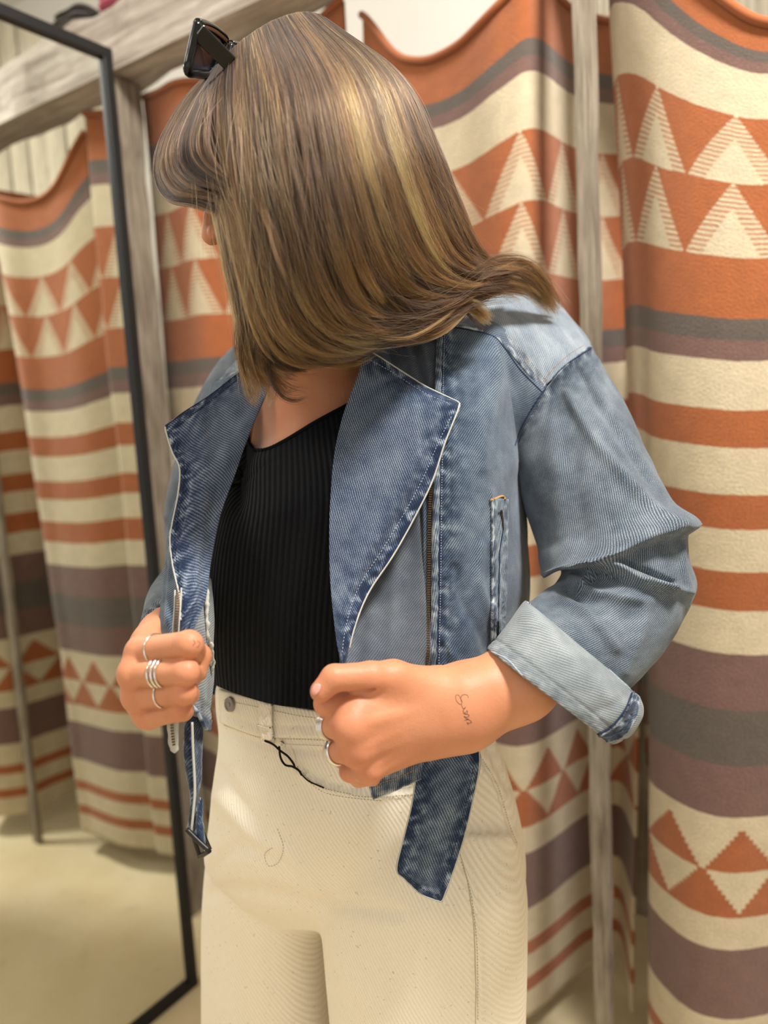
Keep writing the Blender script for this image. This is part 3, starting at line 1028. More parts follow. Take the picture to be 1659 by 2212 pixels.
# black ribbed top: front sheet laid on the body, neckline as the first row
cols = [
    [(470, 985, .86), (455, 1080, .86), (440, 1200, .865), (440, 1330, .87), (440, 1410, .88), (450, 1462, .885)],
    [(528, 948, .82), (497, 1050, .80), (462, 1200, .805), (457, 1330, .815), (458, 1410, .825), (466, 1480, .83)],
    [(560, 976, .795), (545, 1080, .765), (522, 1200, .775), (512, 1330, .79), (512, 1430, .80), (520, 1502, .80)],
    [(610, 955, .785), (608, 1080, .745), (600, 1200, .76), (590, 1330, .775), (590, 1440, .785), (592, 1522, .785)],
    [(680, 913, .785), (692, 1060, .745), (682, 1200, .755), (672, 1330, .772), (666, 1450, .78), (662, 1531, .78)],
    [(745, 878, .785), (762, 1050, .75), (762, 1200, .76), (752, 1330, .775), (746, 1450, .78), (742, 1542, .78)],
    [(800, 848, .80), (850, 1050, .785), (850, 1200, .79), (850, 1330, .79), (850, 1450, .79), (850, 1545, .79)],
    [(850, 820, .82), (960, 1050, .83), (960, 1200, .83), (960, 1330, .84), (960, 1450, .84), (960, 1530, .84)],
]
g = np.swapaxes(np.array(cols, float), 0, 1)
g = catmull(g, 150); g = np.swapaxes(catmull(np.swapaxes(g, 0, 1), 170), 0, 1)
hits = np.full(g.shape[:2], np.nan)
for i in range(0, 150, 3):
    for j in range(0, 170, 3):
        h = cast([T_body], g[i, j, 0], g[i, j, 1])
        if h: hits[i, j] = -((np.array(h[0]) - CAMP) @ RCW)[2]
for i in range(150):
    for j in range(170):
        if i % 3 or j % 3: hits[i, j] = hits[i - i % 3, j - j % 3]
k = np.clip(np.arange(150) / 45.0, 0, 1)[:, None]; k = k * k * (3 - 2 * k)
dd = np.where(np.isnan(hits), g[..., 2], np.minimum((hits - .006) * (1 - k) + g[..., 2] * k, hits - .006))
for _ in range(12):
    dd[1:-1, 1:-1] = (dd[1:-1, 1:-1] + dd[:-2, 1:-1] + dd[2:, 1:-1] + dd[1:-1, :-2] + dd[1:-1, 2:]) / 5
dd = np.where(np.isnan(hits), dd, np.minimum(dd, hits - .004))
for _ in range(3):
    dd[1:-1, 1:-1] = (dd[1:-1, 1:-1] + dd[:-2, 1:-1] + dd[2:, 1:-1] + dd[1:-1, :-2] + dd[1:-1, 2:]) / 5
g[..., 2] = dd
TOPW = P(g[..., 0], g[..., 1], g[..., 2])
for i in range(60):
    for j in range(12, 170):
        q = Vector(TOPW[i, j]); h = T_body.find_nearest(q, 0.05)
        if h[0] is not None:
            n_ = h[1] if h[1].dot(Vector(CAMP) - h[0]) > 0 else -h[1]
            if (q - h[0]).dot(n_) < .0035: TOPW[i, j] = h[0] + n_ * .0035
top = add_grid('knitted_top', TOPW, 0.002, MAT['knit'], person)
tag(top, 'black ribbed V-neck top')
wire('neckline_binding', TOPW[0, 8:], 0.0022, MAT['knit_edge'], top, n=8)
T_top = bvh_of(top)

# jeans: hip shell and two wide legs welded into one cloth surface
def ring_world(rings, na, nl, drop):
    W = tube_grid(rings, na, nl)
    last = W[-1]
    if drop:
        z0 = last[:, 2].mean()
        ext = [last + np.array([0, 0, -(z0 - drop) * t]) for t in (0.2, 0.4, 0.6, 0.8, 1.0)]
        flat = [e_.copy() for e_ in ext]
        W = np.concatenate([W, np.array(flat)])
    return W
def closed_tube(W):
    R, Cn = W.shape[:2]; Cn -= 1
    V = W[:, :Cn].reshape(-1, 3); idx = np.arange(R * Cn).reshape(R, Cn); i2 = np.roll(idx, -1, 1)
    f = np.stack([idx[:-1], idx[1:], i2[1:], i2[:-1]], -1).reshape(-1, 4).tolist()
    c0 = len(V); V = np.concatenate([V, [W[0, :Cn].mean(0)], [W[-1, :Cn].mean(0)]])
    f += [[int(idx[0, j]), int(i2[0, j]), c0] for j in range(Cn)] + [[int(i2[-1, j]), int(idx[-1, j]), c0 + 1] for j in range(Cn)]
    return V, f
ja = Acc()
hipr = [(468, 1478, 1050, 1545, .905, .118), (470, 1530, 1056, 1565, .905, .124), (477, 1600, 1078, 1615, .905, .130), (464, 1690, 1106, 1700, .905, .134), (452, 1790, 1127, 1800, .905, .136),
        (446, 1880, 1134, 1890, .905, .128), (520, 1960, 1120, 1960, .90, .095), (600, 2010, 1050, 2010, .90, .05)]
ja.add(*closed_tube(ring_world(hipr, 72, 40, 0)))
near = [(640, 1800, 1122, 1800, .885, .115), (688, 1930, 1136, 1930, .875, .118), (694, 2000, 1137, 2000, .87, .118), (702, 2110, 1137, 2110, .87, .115), (712, 2215, 1136, 2215, .87, .112)]
ja.add(*closed_tube(ring_world(near, 72, 40, 0.05)))
far = [(455, 1800, 720, 1800, .945, .105), (445, 1900, 715, 1900, .97, .105), (440, 2000, 716, 2000, .985, .108), (438, 2110, 722, 2110, .99, .108), (438, 2215, 730, 2215, .99, .108)]
ja.add(*closed_tube(ring_world(far, 72, 40, 0.05)))
jeans = ja.build('jeans', MAT['cream'], person)
bm = bmesh.new(); bm.from_mesh(jeans.data); bmesh.ops.recalc_face_normals(bm, faces=bm.faces); bm.to_mesh(jeans.data); bm.free()
r = jeans.modifiers.new('weld', 'REMESH'); r.mode = 'VOXEL'; r.voxel_size = 0.0042
s_ = jeans.modifiers.new('soft', 'SMOOTH'); s_.iterations = 9; s_.factor = 0.6
bpy.context.view_layer.update()
dg = bpy.context.evaluated_depsgraph_get()
ev = jeans.evaluated_get(dg); me2 = bpy.data.meshes.new_from_object(ev)
jeans.modifiers.clear(); old = jeans.data; jeans.data = me2; bpy.data.meshes.remove(old)
# cloth relief: soft drags and the waist seam
nv = len(me2.vertices); co = np.zeros(nv * 3); me2.vertices.foreach_get('co', co); co = co.reshape(-1, 3) 
off = np.array(parent_offset(jeans))
nr = np.zeros(nv * 3); me2.vertices.foreach_get('normal', nr); nr = nr.reshape(-1, 3)
wp = co + off; px, py = proj(wp)
facing = np.clip((nr * (CAMP - wp)).sum(1) / np.linalg.norm(CAMP - wp, axis=1) * 3, 0, 1)
JC = [
    ([(470, 1585), (580, 1610), (700, 1625)], 5, -.0012),
    ([(640, 1655), (700, 1690), (760, 1702), (820, 1708), (900, 1700)], 4, -.0016),
    ([(640, 1662), (700, 1700), (760, 1714), (830, 1720), (900, 1712)], 5, .0014),
    ([(455, 1880), (520, 1830), (600, 1860), (660, 1915)], 16, -.0022),
    ([(470, 1720), (540, 1790), (610, 1850), (680, 1925)], 22, .0030),
    ([(470, 1660), (560, 1790), (640, 1890)], 14, -.0020),
    ([(690, 1945), (760, 1960), (860, 1975)], 16, -.0018),
    ([(440, 1930), (540, 1925), (680, 1945)], 18, -.0022),
    ([(978, 1820), (1010, 1900), (1025, 2000), (1030, 2212)], 3.5, -.0013),
    ([(986, 1820), (1018, 1900), (1033, 2000), (1038, 2212)], 6, .0012),
    ([(1040, 1640), (1075, 1700), (1100, 1780), (1118, 1820)], 3.5, -.0014),
    ([(1034, 1645), (1068, 1705), (1092, 1785), (1110, 1825)], 6, .0010),
    ([(1050, 1580), (1062, 1620), (1100, 1700)], 9, -.0016),
    ([(700, 2000), (760, 2100), (840, 2212)], 40, .0015),
]
dsp = crease_disp(px, py, JC) * 1.7 * facing + wob(wp, 4.0, 2) * .0012
co = co + nr * dsp[:, None]
me2.vertices.foreach_set('co', co.ravel()); me2.update()
me2.polygons.foreach_set('use_smooth', np.ones(len(me2.polygons), bool))
tag(jeans, 'cream twill jeans')
T_jeans = bvh_of(jeans)

# shoes
for (x, y, d) in ((915, 2215, .87), (585, 2215, .99)):
    b = P(x, y, d); c = np.array([b[0], b[1], 0.0])
    fdir = np.array([-0.62, -0.78, 0]); sd_ = np.array([-fdir[1], fdir[0], 0])
    V = []; n = 20; R = 14
    for i in range(R):
        t = i / (R - 1)
        w = .036 + .014 * math.sin(math.pi * min(1, t * 1.1)) ; w *= (1 - max(0, t - .8) * 3.2) * (0.75 + min(.25, t * 2))
        h = .10 * (1 - t) ** 1.2 + .045
        if i in (0, R - 1): w *= .4; h *= .6
        for j in range(n):
            a = 2 * math.pi * j / n
            V.append(c + fdir * (-.09 + .25 * t) + sd_ * math.cos(a) * w + uz * (h / 2 + math.sin(a) * h / 2 + .0))
    f = [[i * n + j, i * n + (j + 1) % n, (i + 1) * n + (j + 1) % n, (i + 1) * n + j] for i in range(R - 1) for j in range(n)]
    f.append(list(range(n))[::-1]); f.append([(R - 1) * n + j for j in range(n)])
    mesh_obj('shoe', V, f, MAT['shoe'], person)
# ------------------------------------------------------------------ the denim jacket
jacket = empty('denim_jacket', tuple(P(800, 1100, .90)), person)
jacket.location = Vector(P(800, 1100, .90)) - parent_offset(person)
tag(jacket, 'washed blue denim biker jacket')
TH = 0.0016
D_ = {}

# back, wrapping round from side seam to side seam
def armhole_bow(W):
    R, Cn = W.shape[:2]
    th = np.linspace(0, 2 * np.pi, Cn)
    fr_ = np.clip(-np.cos(th), 0, 1)                       # 1 on the near side (seam is at the far side)
    k = np.exp(-np.arange(R) / 9.0)
    d = P(1150, 835, .86) - P(1193, 872, .86)
    W += (k[:, None] * fr_[None] ** 1.5)[..., None] * d * 0.35
    return W
def around(px_l, px_r, py, dl, dr, db, n=7):
    a, b = P(px_l, py, dl), P(px_r, py, dr)
    mid = (P(px_l, py, 1.0) + P(px_r, py, 1.0)) / 2
    out = []
    for t in np.linspace(0, 1, n):
        q = a * (1 - t) + b * t
        v = q - CAMP; v = v / np.linalg.norm(v)
        out.append(q + v * (math.sin(math.pi * t) ** 0.7) * db)
    return out
rows = [around(470, 1200, 800, .97, .92, .05), around(430, 1150, 900, .97, .90, .10), around(420, 1135, 1000, .96, .89, .14), around(400, 1140, 1150, .955, .89, .16),
        around(385, 1142, 1290, .95, .89, .16), around(385, 1120, 1420, .945, .885, .15), around(395, 1100, 1500, .94, .88, .14)]
W = catmull(np.array(rows), 70); W = np.swapaxes(catmull(np.swapaxes(W, 0, 1), 110), 0, 1)
add_grid('back_panel', W, TH, MAT['denim'], jacket, seams='B', wav=((6, .003, 1),), flip=True)

# shoulder yoke (left shoulder)
D_['yoke'] = sheet('shoulder_yoke', [
    [(760, 640, .97), (900, 600, 1.0), (1050, 585, 1.01), (1180, 630, 1.0), (1262, 720, .95)],
    [(770, 650, .93), (900, 612, .955), (1070, 600, .965), (1195, 662, .95), (1277, 744, .92)],
    [(800, 675, .89), (930, 640, .90), (1060, 632, .905), (1170, 690, .90), (1256, 764, .885)],
    [(850, 700, .845), (960, 675, .855), (1060, 675, .86), (1140, 728, .862), (1216, 798, .865)],
    [(900, 705, .80), (975, 702, .806), (1060, 722, .815), (1103, 765, .825), (1170, 842, .845)],
], TH, MAT['denim_light'], jacket, res=.0025, seams='B',
    creases=[([(1000, 640), (1080, 700), (1130, 760)], 16, .002), ([(1180, 690), (1220, 730), (1250, 760)], 8, .0015)], wav=((11, .0012, 2),))

# front panel between the zip and the side seam
D_['front'] = sheet('front_panel', [
    [(955, 676, .825), (1010, 686, .828), (1066, 695, .835), (1118, 735, .85), (1196, 815, .875)],
    [(955, 706, .806), (1010, 716, .81), (1062, 722, .816), (1103, 762, .826), (1176, 846, .846)],
    [(950, 800, .79), (1010, 800, .79), (1070, 800, .80), (1100, 840, .825), (1148, 905, .85)],
    [(948, 900, .77), (1005, 900, .768), (1060, 900, .778), (1095, 920, .82), (1118, 965, .865)],
    [(946, 1010, .755), (1000, 1010, .752), (1060, 1010, .768), (1100, 1020, .81), (1127, 1050, .875)],
    [(945, 1120, .748), (1000, 1120, .746), (1060, 1120, .765), (1105, 1130, .81), (1140, 1150, .88)],
    [(943, 1230, .745), (1000, 1230, .745), (1060, 1230, .766), (1108, 1240, .81), (1146, 1260, .885)],
    [(941, 1340, .742), (990, 1340, .742), (1040, 1345, .755), (1090, 1350, .80), (1140, 1350, .88)],
    [(937, 1470, .735), (980, 1480, .735), (1030, 1490, .75), (1080, 1500, .80), (1130, 1500, .87)],
], TH, MAT['denim'], jacket, res=.0024, seams='L', creases=[
    ([(1068, 756), (1092, 850), (1106, 940), (1112, 1000)], 7, .0045, 's'),
    ([(1040, 1180), (1035, 1260), (1060, 1330), (1100, 1400)], 10, .0035),
    ([(985, 1230), (1000, 1300), (1040, 1370), (1060, 1420)], 12, -.003),
    ([(1062, 1060), (1060, 1200), (1062, 1380)], 4, .0016),
    ([(1030, 780), (1035, 900), (1045, 1010)], 14, .0022),
    ([(980, 760), (990, 860), (985, 940)], 12, -.0018),
    ([(960, 1380), (985, 1430), (1000, 1470)], 8, .0025),
], wav=((9, .0012, 3),))

# inner panel between the lapel and the zip
D_['inner'] = sheet('zip_placket', [
    [(795, 740, .815), (850, 722, .812), (900, 712, .81), (952, 708, .808)],
    [(770, 850, .80), (830, 840, .795), (890, 830, .79), (950, 830, .785)],
    [(755, 960, .785), (820, 960, .78), (885, 960, .772), (947, 960, .763)],
    [(740, 1100, .765), (810, 1100, .765), (880, 1100, .758), (944, 1100, .752)],
    [(735, 1230, .75), (810, 1230, .752), (880, 1230, .748), (941, 1230, .747)],
    [(735, 1350, .735), (800, 1350, .735), (870, 1350, .738), (938, 1350, .742)],
    [(745, 1450, .71), (800, 1460, .712), (870, 1470, .722), (932, 1475, .733)],
    [(770, 1560, .705), (810, 1560, .706), (870, 1560, .715), (925, 1560, .727)],
], TH, MAT['denim_grey'], jacket, res=.0025, creases=[
    ([(905, 1070), (915, 1200), (930, 1400)], 5, .004, 's'),
    ([(860, 1180), (850, 1280), (845, 1420)], 14, .003),
    ([(800, 1330), (795, 1420), (810, 1470)], 12, .0025),
    ([(888, 735), (905, 800), (925, 850)], 7, -.004), ([(905, 722), (918, 770), (930, 820)], 6, .004), ([(878, 740), (890, 800), (905, 850)], 5, .002)], wav=((10, .001, 4),))

# near lapel, folded back
D_['lapel'] = sheet('lapel', [
    [(792, 752, .755), (850, 790, .752), (920, 835, .752), (990, 868, .756)],
    [(768, 822, .742), (835, 840, .738), (910, 862, .738), (993, 884, .745)],
    [(740, 900, .735), (810, 915, .730), (885, 935, .730), (962, 958, .738)],
    [(722, 980, .732), (795, 1000, .727), (865, 1025, .727), (934, 1040, .735)],
    [(714, 1070, .728), (775, 1085, .723), (835, 1105, .723), (895, 1120, .731)],
    [(711, 1160, .723), (757, 1170, .719), (802, 1185, .719), (850, 1200, .726)],
    [(713, 1250, .715), (740, 1258, .712), (765, 1268, .712), (796, 1280, .718)],
    [(722, 1345, .702), (735, 1350, .700), (750, 1352, .700), (766, 1355, .705)],
    [(734, 1440, .688), (738, 1442, .686), (742, 1442, .686), (746, 1444, .690)],
], 0.0034, MAT['denim_lapel'], jacket, res=.0021, seams='TR', creases=[
    ([(905, 980), (860, 1080), (800, 1180), (765, 1260)], 14, .0016),
    ([(940, 885), (955, 905), (950, 935)], 9, -.0014)], wav=((10, .0012, 5),))

# collar band under the hair and its end
D_['collar'] = sheet('collar', [
    [(740, 700, .83), (790, 706, .80), (860, 700, .80), (930, 690, .81), (976, 680, .815)],
    [(770, 735, .80), (800, 731, .785), (870, 710, .788), (930, 698, .797), (977, 690, .805)],
    [(788, 754, .775), (812, 738, .775), (875, 719, .78), (930, 709, .79), (978, 707, .80)],
], 0.004, MAT['denim_light'], jacket, res=.002, seams='B')
sheet('collar_fold', [
    [(792, 752, .758), (800, 742, .775), (812, 735, .79), (830, 730, .80)],
    [(808, 778, .760), (815, 765, .782), (828, 755, .80), (845, 752, .808)],
    [(828, 800, .764), (838, 790, .788), (850, 780, .806), (870, 780, .812)],
], 0.003, MAT['denim'], jacket, res=.0025, seams='L')

# far lapel (her right), pulled forward by the hand
D_['lapel2'] = sheet('lapel', [
    [(355, 920, .775), (392, 892, .785), (450, 855, .81), (520, 800, .835), (592, 762, .85)],
    [(358, 935, .772), (400, 915, .777), (455, 885, .795), (520, 850, .812), (588, 815, .83)],
    [(370, 975, .765), (410, 965, .765), (455, 945, .775), (508, 915, .79), (562, 880, .805)],
    [(386, 1010, .755), (420, 1008, .752), (458, 998, .758), (500, 975, .77), (536, 945, .785)],
    [(383, 1065, .738), (410, 1065, .735), (440, 1062, .739), (475, 1052, .75), (510, 1020, .765)],
    [(370, 1130, .718), (395, 1130, .714), (422, 1130, .717), (450, 1125, .728), (482, 1095, .742)],
    [(365, 1170, .705), (388, 1172, .700), (412, 1172, .703), (440, 1170, .713), (468, 1150, .725)],
    [(372, 1225, .688), (392, 1225, .684), (412, 1225, .686), (435, 1225, .694), (456, 1215, .703)],
    [(386, 1290, .666), (400, 1290, .663), (414, 1292, .664), (428, 1292, .670), (444, 1290, .677)],
    [(388, 1340, .650), (396, 1340, .648), (404, 1342, .648), (414, 1344, .652), (422, 1345, .656)],
    [(392, 1385, .640), (396, 1385, .639), (400, 1386, .639), (404, 1387, .641), (408, 1388, .643)],
], 0.0030, MAT['denim_lapel'], jacket, res=.0021, seams='TL', creases=[
    ([(402, 1010), (400, 1080), (385, 1160)], 10, -.0022), ([(430, 900), (445, 1000), (440, 1100)], 18, .002),
    ([(372, 935), (385, 965), (398, 1000)], 7, .0016), ([(440, 1140), (425, 1230), (420, 1300)], 8, .0016)], wav=((10, .0012, 6),))

# outer shell of the far front, behind its lapel
sheet('front_panel', [
    [(455, 830, .90), (500, 810, .885), (560, 800, .87)],
    [(425, 930, .87), (470, 930, .85), (540, 930, .835)],
    [(395, 1040, .83), (430, 1040, .805), (490, 1040, .79)],
    [(364, 1130, .79), (400, 1140, .765), (450, 1140, .76)],
    [(352, 1240, .735), (380, 1240, .715), (420, 1240, .712)],
    [(346, 1320, .695), (366, 1322, .677), (395, 1325, .672)],
    [(347, 1380, .665), (364, 1380, .652), (386, 1382, .648)],
    [(360, 1450, .66), (375, 1450, .65), (392, 1450, .648)],
], TH, MAT['denim'], jacket, res=.0024, creases=[([(372, 1180), (366, 1260), (362, 1350)], 6, .0025), ([(358, 1220), (356, 1300)], 4, -.002)], wav=((9, .0012, 2),))
# far shoulder of the jacket
D_['yoke2'] = sheet('shoulder_yoke', [
    [(600, 700, .93), (560, 722, .945), (520, 745, .955), (470, 800, .965)],
    [(600, 745, .88), (562, 752, .90), (520, 770, .92), (462, 812, .945)],
    [(604, 790, .85), (570, 790, .865), (525, 800, .89), (452, 832, .93)],
], TH, MAT['denim_light'], jacket, res=.003, seams='B', wav=((12, .001, 1),))

# facing of the far front seen from inside, with its frayed strip
D_['facing'] = sheet('front_facing', [
    [(440, 1240, .715), (450, 1245, .725), (459, 1250, .74)],
    [(432, 1300, .685), (446, 1300, .70), (462, 1300, .725)],
    [(420, 1340, .668), (442, 1345, .685), (464, 1350, .72)],
    [(418, 1400, .664), (440, 1405, .683), (463, 1420, .72)],
    [(414, 1470, .662), (438, 1475, .682), (462, 1490, .72)],
    [(410, 1530, .665), (430, 1545, .682), (455, 1562, .712)],
], TH, MAT['denim_inside'], jacket, res=.002, seams='B', creases=[([(432, 1290), (440, 1400), (440, 1520)], 7, .002)], wav=((14, .001, 1),))
fr = P(np.array([444, 448, 447, 450, 456, 462, 459]), np.array([1262, 1290, 1330, 1370, 1400, 1432, 1448]), np.array([.700, .695, .69, .69, .70, .712, .715]) - .006)
fr = catmull(fr, 70); fr = fr + wob(fr, 130, 2)[:, None] * .0007
wire('frayed_edge', fr, 0.0016 + 0.0007 * wob(fr, 160, 1), MAT['pale_thread'], jacket, n=8)
sheet('hem_point', [
    [(415, 1520, .662), (440, 1545, .678), (459, 1556, .705)],
    [(428, 1535, .662), (444, 1560, .678), (458, 1572, .700)],
    [(440, 1560, .666), (447, 1575, .676), (452, 1580, .690)],
], 0.003, MAT['denim_blue'], jacket, res=.002, seams='LB')

# sleeves
D_['sleeve'] = tube('sleeve', [
    (1108, 955, 1279, 748, .880, .030), (1112, 985, 1306, 800, .874, .046), (1122, 1035, 1345, 872, .864, .062), (1133, 1085, 1388, 965, .852, .074), (1150, 1140, 1428, 1062, .840, .082),
    (1172, 1190, 1470, 1148, .826, .080), (1198, 1218, 1480, 1210, .815, .076), (1214, 1236, 1493, 1272, .803, .072),
    (1204, 1256, 1470, 1330, .790, .068), (1180, 1276, 1430, 1400, .775, .066), (1150, 1300, 1375, 1462, .760, .064), (1120, 1325, 1330, 1500, .748, .062)],
    TH, MAT['denim_sleeve'], jacket, na=150, nl=190, post=armhole_bow, seams='T', creases=[
        ([(1225, 850), (1290, 960), (1370, 1060), (1440, 1150)], 12, .0060),
        ([(1250, 800), (1330, 930), (1400, 1040)], 10, -.0045),
        ([(1180, 900), (1200, 1020), (1205, 1150)], 22, .0030),
        ([(1230, 900), (1245, 1040), (1262, 1180)], 20, -.0022),
        ([(1472, 1152), (1400, 1170), (1330, 1210), (1300, 1238)], 10, .020, 's'),
        ([(1306, 1240), (1275, 1226), (1240, 1218), (1195, 1226)], 8, .022, 's'),
        ([(1450, 1258), (1400, 1235), (1345, 1215)], 5, -.008),
        ([(1335, 1225), (1390, 1260), (1445, 1275)], 10, .009),
        ([(1490, 1280), (1450, 1272), (1400, 1255)], 8, .006),
        ([(1240, 1262), (1300, 1290), (1380, 1300)], 10, .007),
        ([(1225, 1282), (1260, 1300), (1300, 1296)], 8, -.004),
        ([(1200, 1290), (1260, 1320), (1330, 1400)], 12, .004),
        ([(1400, 1300), (1380, 1380), (1350, 1450)], 12, .003),
        ([(1480, 1160), (1474, 1220), (1488, 1265)], 8, .003),
    ], wav=((8, .0018, 3), (22, .0006, 1)))
# turned-up cuff, wide and hanging below the forearm
D_['cuff'] = tube('cuff', [
    (1136, 1298, 1372, 1497, .740, .062), (1128, 1306, 1378, 1520, .728, .066), (1105, 1336, 1372, 1545, .715, .068), (1080, 1370, 1350, 1582, .705, .066), (1056, 1404, 1313, 1601, .698, .060)],
    0.0040, MAT['denim_inside'], jacket, na=140, nl=60, square=0.92, seams='B', creases=[
        ([(1140, 1330), (1230, 1420), (1330, 1520)], 18, .0020), ([(1290, 1540), (1330, 1520), (1370, 1490)], 9, -.0016), ([(1300, 1580), (1340, 1540)], 7, .0014)],
    wav=((9, .0016, 4),))
def limb(name, path, thick, mat, parent, na=80, nl=110, **k):
    p = catmull(np.array(path, float), nl)
    c = P(p[:, 0], p[:, 1], p[:, 2]); t = np.gradient(c, axis=0); t /= np.linalg.norm(t, axis=1)[:, None]
    vw = c - CAMP; vw /= np.linalg.norm(vw, axis=1)[:, None]
    ref = np.array([1.0, 0.0, 0.1])
    a = ref - t * (t @ ref)[:, None]; a /= np.linalg.norm(a, axis=1)[:, None]
    b = np.cross(t, a)
    sg_ = np.sign((b * vw).sum(1).mean()); b = b * sg_
    th = np.linspace(0, 2 * np.pi, na + 1) + np.pi / 2
    W = c[:, None] + (a[:, None] * np.cos(th)[None, :, None] + b[:, None] * np.sin(th)[None, :, None]) * p[:, 3][:, None, None]
    du = np.gradient(W, axis=1); dv = np.gradient(W, axis=0); Nn = np.cross(du, dv)
    fl = (Nn * (W - W.mean(1, keepdims=True))).sum(-1).mean() < 0
    return add_grid(name, W, thick, mat, parent, tube=True, flip=bool(fl), **k)
limb('sleeve', [(575, 790, .955, .045), (545, 840, .965, .054), (515, 905, .965, .058), (482, 990, .96, .058), (455, 1080, .955, .054), (445, 1150, .95, .049), (452, 1210, .935, .047),
    (425, 1258, .90, .043), (394, 1300, .84, .0375), (376, 1340, .775, .031), (367, 1366, .745, .028)],
    TH, MAT['denim_sleeve'], jacket, seams='B', creases=[([(440, 860), (420, 940), (400, 1020)], 8, .003), ([(362, 1120), (375, 1135)], 6, .004)], wav=((9, .002, 2),))

# hem band below the hand and the hanging belt ends
D_['hem'] = sheet('waistband', [
    [(795, 1690, .705), (830, 1672, .708), (868, 1650, .713), (905, 1632, .72), (960, 1600, .735), (1080, 1545, .80)],
    [(800, 1708, .703), (835, 1694, .706), (872, 1672, .711), (908, 1656, .718), (962, 1620, .735), (1082, 1562, .80)],
    [(806, 1727, .703), (838, 1716, .706), (878, 1698, .711), (912, 1682, .718), (966, 1642, .735), (1085, 1580, .80)],
], 0.0036, MAT['denim_light'], jacket, res=.002, seams='TLB', creases=[([(862, 1665), (872, 1700)], 4, -.0014), ([(888, 1650), (900, 1688)], 4, -.0012)])
D_['strap'] = sheet('belt_strap', [
    [(925, 1560, .728), (960, 1550, .728), (995, 1545, .729), (1028, 1540, .732)],
    [(908, 1620, .722), (950, 1610, .720), (990, 1600, .722), (1030, 1590, .728)],
    [(899, 1668, .720), (945, 1664, .717), (992, 1658, .718), (1037, 1650, .725)],
    [(888, 1740, .718), (933, 1738, .714), (977, 1736, .715), (1020, 1740, .722)],
    [(872, 1805, .718), (915, 1808, .714), (957, 1812, .715), (1001, 1818, .722)],
    [(855, 1876, .720), (893, 1884, .715), (935, 1892, .716), (976, 1895, .722)],
    [(872, 1898, .720), (903, 1908, .716), (937, 1918, .717), (966, 1924, .722)],
    [(905, 1930, .720), (920, 1938, .717), (938, 1944, .718), (955, 1949, .722)],
], 0.0034, MAT['denim_blue'], jacket, res=.0021, seams='LRB', creases=[([(1034, 1640), (1000, 1700), (960, 1760)], 14, .0018), ([(960, 1600), (940, 1700), (920, 1830)], 22, .0014)], wav=((12, .001, 2),))
D_['strap2'] = sheet('belt_strap', [
    [(398, 1540, .672), (412, 1545, .670), (428, 1550, .676), (440, 1556, .684)],
    [(398, 1600, .672), (412, 1605, .668), (426, 1610, .674), (438, 1612, .684)],
    [(402, 1660, .672), (414, 1665, .668), (424, 1670, .674), (433, 1670, .682)],
    [(411, 1715, .672), (417, 1720, .668), (424, 1722, .673), (429, 1722, .680)],
    [(407, 1760, .672), (414, 1765, .668), (424, 1760, .673), (433, 1745, .678)],
    [(403, 1788, .672), (414, 1800, .668), (426, 1804, .672), (440, 1790, .678)],
], 0.0026, MAT['denim'], jacket, res=.002, seams='LR', wav=((20, .0012, 1),))
wire('strap_edge', P(np.array([415, 417, 421, 418, 413]), np.array([1560, 1620, 1700, 1750, 1800]), np.array([.664, .664, .664, .664, .664])), 0.0011, MAT['pale_thread'], jacket, n=8, sm=40)
# loop of the buckle end
sheet('strap_loop', [
    [(432, 1722, .668), (436, 1726, .668), (438, 1732, .670)],
    [(424, 1770, .662), (432, 1772, .660), (438, 1774, .664)],
    [(424, 1800, .660), (434, 1806, .658), (443, 1812, .662)],
    [(432, 1822, .662), (438, 1830, .660), (444, 1836, .664)],
], 0.002, MAT['denim_blue'], jacket, res=.0018, seams='LR')
bk = Acc()
for (x0, y0, x1, y1, d0, d1) in ((403, 1791, 452, 1838, .660, .655), (418, 1806, 432, 1850, .668, .672), (438, 1800, 453, 1836, .672, .668), (430, 1850, 452, 1838, .672, .657)):
    v, f = wire_mesh(catmull(np.array([P(x0, y0, d0), P((x0 + x1) / 2, (y0 + y1) / 2 + 1, (d0 + d1) / 2), P(x1, y1, d1)]), 12), 0.0022, 8); bk.add(v, f)
bk.build('buckle', MAT['black_metal'], jacket)
bvh_j = {k: bvh_of(o) for k, o in D_.items()}
T_jk = list(bvh_j.values())
# ------------------------------------------------------------------ zips, stitching, pockets, jewellery, tattoos
def teeth(name, line, step, sz, mat, parent):
    pts = catmull(np.array([P(*q) for q in line]), 300)
    sd = np.r_[0, np.cumsum(np.linalg.norm(np.diff(pts, axis=0), axis=1))]
    ac = Acc()
    n = int(sd[-1] / step)
    vw = None
    for i in range(n):
        s0 = i * step
        p = np.array([np.interp(s0, sd, pts[:, k]) for k in range(3)]); q = np.array([np.interp(s0 + step, sd, pts[:, k]) for k in range(3)])
        t = (q - p) / (np.linalg.norm(q - p) + 1e-9); v = p - CAMP; v /= np.linalg.norm(v); s = np.cross(t, v)
        ac.box(p, t * step * .30, s * sz, v * sz * .5)
    o = ac.build(name, mat, parent, smooth=False); o['kind'] = 'stuff'
    return o
teeth('zip_teeth', [(932, 1012, .7475), (930, 1060, .746), (928, 1120, .7445), (927, 1200, .742), (926, 1300, .739), (925, 1380, .735), (925, 1468, .728)], 0.0023, 0.0016, MAT['brass'], jacket)
